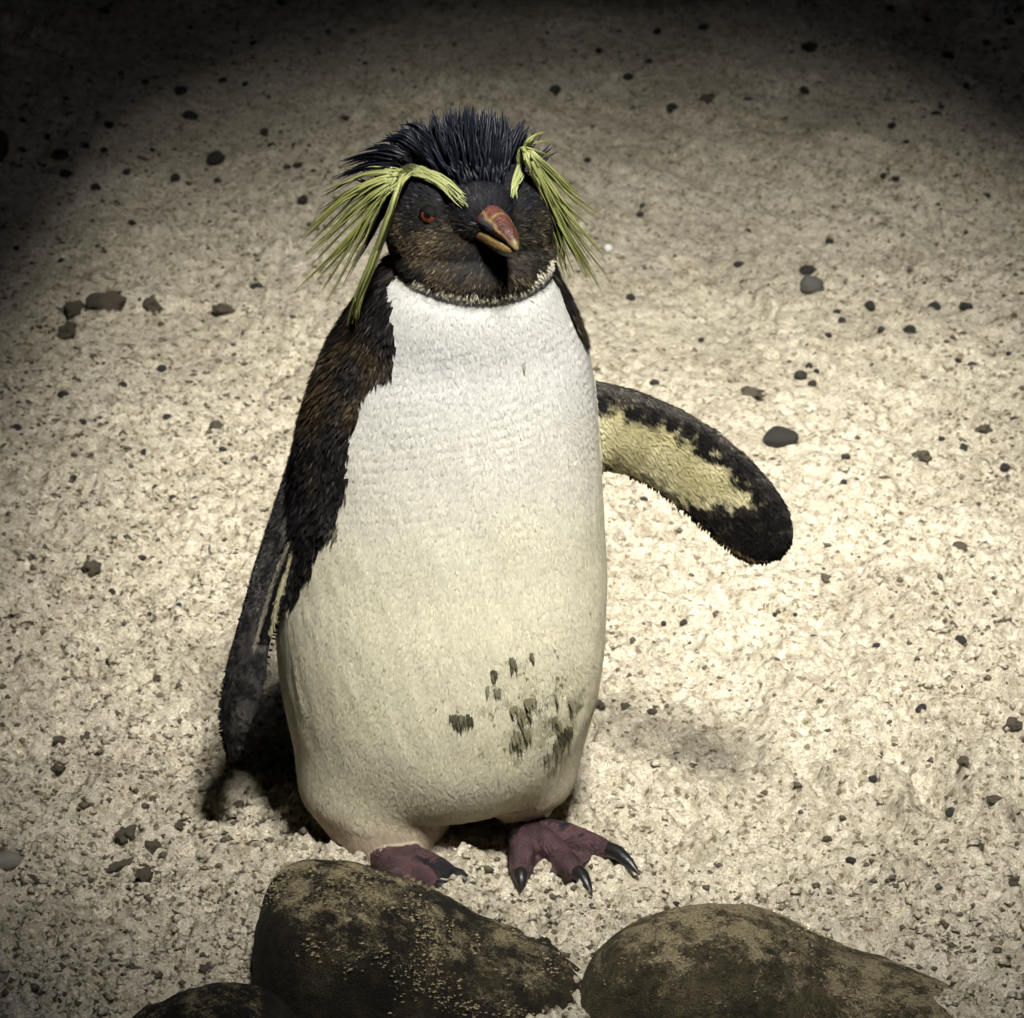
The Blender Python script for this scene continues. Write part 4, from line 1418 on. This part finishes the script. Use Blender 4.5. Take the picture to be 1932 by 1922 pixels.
# long black strands over the left plume
for tu, tv, bu, bv in [(614, 371, 745, 318), (628, 342, 748, 312), (631, 340, 742, 308), (648, 317, 752, 303), (649, 302, 760, 298), (678, 283, 770, 292), (690, 290, 775, 300), (714, 267, 785, 288),
                       (735, 254, 800, 282), (700, 300, 770, 306), (660, 330, 745, 320), (672, 470, 748, 352), (668, 495, 745, 360), (688, 450, 750, 356), (604, 400, 742, 330), (760, 240, 815, 272), (722, 262, 790, 290)]:
    for _ in range(4):
        j = lambda s_: random.gauss(0, s_)
        dy = -.012 + j(.004)
        a, b = py(bu + j(5), bv + j(4), hy + dy), py(tu + j(5), tv + j(4), hy + dy + .006)
        m = a.lerp(b, .5) + Vector((0, 0, .004 if tv < 420 else -.001))
        c = np.array([.0035, .0042, .0075]) * random.uniform(.6, 1.8)
        crown.add([a, m, b], random.uniform(.0006, .0010), c, c, j(.6), 8, .33)
for tu, tv, bu, bv in [(1068, 505, 1012, 350), (1066, 490, 1010, 340), (1070, 515, 1020, 360), (1050, 440, 1008, 340)]:
    for _ in range(3):
        j = lambda s_: random.gauss(0, s_)
        a, b = py(bu + j(3), bv + j(4), hy - .010), py(tu + j(3), tv + j(5), hy + .004)
        c = np.array([.0045, .0045, .006])
        crown.add([a, a.lerp(b, .5) + Vector((.003, 0, 0)), b], .0008, c, c, j(.6), 8, .4)
fringe_r, fringe_l = Strands(), Strands()


def edge_fringe(fringe, pts, ys, outv, n_, ln, c0, c1):
    idx = np.linspace(0, len(pts) - 1, n_)
    for t in idx:
        t = min(max(t + random.gauss(0, .03), 0), len(pts) - 1.001)
        i = int(t); f = t - i
        u = pts[i][0] * (1 - f) + pts[i + 1][0] * f; v = pts[i][1] * (1 - f) + pts[i + 1][1] * f
        yy = ys[i] * (1 - f) + ys[i + 1] * f
        a = py(u - outv[0] * 3, v - outv[1] * 3, yy)
        L_ = ln * random.uniform(.6, 1.2)
        b = py(u + outv[0] * L_ + random.gauss(0, 1), v + outv[1] * L_ + random.gauss(0, 1), yy)
        c = (c0 if random.random() < .6 else c1) * random.uniform(.6, 1.3)
        fringe.add([a, a.lerp(b, .5), b], random.uniform(.0007, .0012), c, c, random.gauss(0, .5), 5, .7)


edge_fringe(fringe_r, BOT[2:9], [y_ + .006 for y_ in RFY[2:9]], (-.25, .97), 90, 8, np.array([.012, .010, .008]), np.array([.16, .12, .05]))
lf_u = [(q_[1], q_[0]) for q_ in LF[2:]]
edge_fringe(fringe_l, lf_u, [q_[3] + .008 for q_ in LF[2:]], (-.97, .2), 90, 6, np.array([.010, .010, .010]), np.array([.03, .028, .026]))
lf_r = [(q_[2], q_[0]) for q_ in LF[5:]]
edge_fringe(fringe_l, lf_r, [q_[3] - .004 for q_ in LF[5:]], (.95, .3), 50, 5, np.array([.008, .008, .008]), np.array([.03, .028, .026]))
M_CROWN = attr_material('crown_feather', 0.16)
crown.build('crown_feathers', M_CROWN, peng)
for fr_ in (fringe_r, fringe_l):
    tag(fr_.build('flipper_fringe', M_CROWN, peng), kind='stuff')

# ---- eyes
def eye(u, v, side):
    loc, nrm = on(u, v)
    ax = (nrm * .75 + HF * .35 - UZ * .05).normalized()
    c = loc - nrm * .0022
    V, F = ico(4)
    r = .0062
    dotp = V @ np.array(ax)
    a = np.degrees(np.arccos(np.clip(dotp, -1, 1)))
    Cc = np.where((a < 24)[:, None], np.array([.004, .004, .004]), np.where((a < 50)[:, None], np.array([.115, .026, .009]), np.array([.008, .007, .006])))
    ir = (a >= 24) & (a < 50)
    Cc[ir] *= (.75 + .5 * RNG.random(ir.sum()))[:, None]
    bul = 1 + .06 * np.clip(1 - a / 40, 0, 1)
    me = mesh_np('eye', np.array(c) + V * r * bul[:, None], F)
    colour(me, np.c_[Cc, np.full(len(V), .08)])
    e = obj('eye', me, M_EYE, peng)
    # lids: a dark shell that leaves an almond opening
    upv = (UZ - ax * UZ.dot(ax)).normalized()
    sdv = upv.cross(ax)
    yy = V @ np.array(upv); xx = V @ np.array(sdv)
    brow = .12 - .40 * xx * side              # upper lid slants down towards the bill
    keep_f = []
    for t in F:
        m = t
        if dotp[m].mean() < .1: continue
        if yy[m].mean() > brow[m].mean() or yy[m].mean() < -.72 or abs(xx[m].mean()) > .80:
            keep_f.append(m)
    me2 = mesh_np('eyelid', np.array(c) + V * r * 1.10, np.array(keep_f))
    colour(me2, np.tile([.003, .003, .003, .75], (len(V), 1)))
    obj('eyelid', me2, M_SKIN2, e)


M_EYE = attr_material('eye', 0.5, None, 0, 1.0)
M_SKIN2 = attr_material('lid_skin', 0.1)
eye(808, 405, 1)
# far-side eye mirrored through the head's midplane
le = np.array(on(808, 405)[0]); d = le - hc
me_ = hc + d - 2 * hr * (d @ hr) + hr * .002
loc, nrm, _, _ = SKIN.find_nearest(Vector(me_))
V, F = ico(3)
ax = (nrm * .75 + HF * .35).normalized()
a = np.degrees(np.arccos(np.clip(V @ np.array(ax), -1, 1)))
Cc = np.where((a < 24)[:, None], np.array([.004, .004, .004]), np.where((a < 50)[:, None], np.array([.07, .018, .008]), np.array([.008, .007, .006])))  # iris darker than the near eye's: shade put into its colour
m3 = mesh_np('eye', np.array(loc - nrm * .0050) + V * .0062, F)
colour(m3, np.c_[Cc, np.full(len(V), .08)])
obj('eye', m3, M_EYE, peng)

# ---- bill
BYAW = R(27)
BF = Vector((math.sin(BYAW), -math.cos(BYAW), .02)).normalized()
BR = Vector((math.cos(BYAW), math.sin(BYAW), 0))


def bill_pt(f, r, u):
    return np.array(BB + BF * f * .95 + BR * r * .90 + UZ * u * .92)


NS = 26
ts = np.linspace(0, 1, NS)
LB = .0435
rings_u, cols_u, rings_l, cols_l = [], [], [], []
n_a = 28
aa = np.linspace(0, 2 * np.pi, n_a, endpoint=False)
for t in ts:
    f = -.014 + (LB + .014) * t
    w = float(np.interp(t, [0, .25, .5, .75, .92, 1], [.0125, .0122, .0102, .0072, .0040, .0012]))
    top = float(np.interp(t, [0, .2, .4, .6, .8, .92, 1], [.0115, .0128, .0126, .0105, .0058, .0008, -.0040]))
    bot = float(np.interp(t, [0, .3, .6, .85, 1], [-.0025, -.0030, -.0030, -.0042, -.0075]))
    cz, hh = (top + bot) / 2, (top - bot) / 2
    ring = []; cc = []
    for a in aa:
        ca, sa = math.cos(a), math.sin(a)
        narrow = 1 - .45 * max(0, sa) ** 1.2      # ridge towards the culmen
        ring.append(bill_pt(f, w * math.copysign(abs(ca) ** .6, ca) * narrow, cz + hh * sa))
        red = np.array([.060, .020, .013]); redl = np.array([.115, .048, .036]); yel = np.array([.17, .12, .05]); gry = np.array([.040, .037, .042]); rdk = np.array([.060, .018, .013])
        ang_ = math.degrees(math.asin(max(-1, min(1, sa))))
        lim = 34 - 60 * max(0, t - .45)               # border of the culmen plate
        if ang_ > lim + 6: c = red * .8 + redl * .35 * max(0, 1 - abs(t - .45) * 2.2)
        elif ang_ > lim - 8: c = yel
        else: c = rdk if t < .42 else (gry if t < .66 else red * .75)
        if abs(t - .56) < .022 and ang_ > lim: c = yel
        if t > .95: c = yel * .9
        if ang_ < -52: c = yel * .7
        cc.append(c * random.uniform(.82, 1.15))
    rings_u.append(np.array(ring)); cols_u.append(np.array(cc))
    w2 = float(np.interp(t, [0, .3, .6, .85, .95, 1], [.0128, .0120, .0094, .0064, .0046, .0014]))
    f2 = -.014 + (LB - .0035 + .014) * t
    top2 = float(np.interp(t, [0, .3, .6, .85, 1], [-.0015, -.0018, -.0020, -.0036, -.0066]))
    bot2 = float(np.interp(t, [0, .3, .55, .75, .9, 1], [-.0105, -.0135, -.0158, -.0160, -.0142, -.0098]))
    cz, hh = (top2 + bot2) / 2, (top2 - bot2) / 2
    ring = []; cc = []
    for a in aa:
        ca, sa = math.cos(a), math.sin(a)
        narrow = 1 - .40 * max(0, -sa) ** 1.4
        ring.append(bill_pt(f2, w2 * math.copysign(abs(ca) ** .6, ca) * narrow, cz + hh * sa))
        base = np.array([.060, .033, .014]); tipc = np.array([.15, .10, .04])
        k = max(0, min(1, (t - .5) / .4))
        c = base * (1 - k) + tipc * k
        if sa > .55: c = np.array([.22, .16, .06])
        cc.append(c * random.uniform(.8, 1.15))
    rings_l.append(np.array(ring)); cols_l.append(np.array(cc))
M_BILL = attr_material('horn_bill', 0.4, 420, 0.0012, 0.06)
V, F = loft(rings_u)
me = mesh_np('upper_mandible', V, F); C_ = np.concatenate(cols_u + [cols_u[0][:1], cols_u[-1][:1]]); colour(me, np.c_[C_, np.full(len(C_), .42)])
up_ = obj('upper_mandible', me, M_BILL, peng)
V, F = loft(rings_l)
me = mesh_np('lower_mandible', V, F); C_ = np.concatenate(cols_l + [cols_l[0][:1], cols_l[-1][:1]]); colour(me, np.c_[C_, np.full(len(C_), .38)])
obj('lower_mandible', me, M_BILL, peng)

# ---- claws
M_CLAW = plain('claw_horn', (0.012, 0.011, 0.012), 0.35, 500, 0.5, 0.0004)
def claw(base, tip):
    base, tip = Vector(base), Vector(tip)
    m1 = base.lerp(tip, .35) + Vector((0, 0, .0035))
    m2 = base.lerp(tip, .7) + Vector((0, 0, .0028))
    V, F = capsule([base, m1, m2, tip], [.0056, .0050, .0034, .0009], 14)
    obj('claw', mesh_np('claw', V, F), M_CLAW, peng)


hp, en = FOOT['l']
for e, t in zip(en, [(800, 1722), (872, 1702), (900, 1688)]):
    claw(e + Vector((0, 0, .001)), gz(*t, .002))
hp, en = FOOT['r']
for e, t in zip(en, [(984, 1684), (1116, 1690), (1206, 1650)]):
    claw(e + Vector((0, 0, .001)), gz(*t, .002))
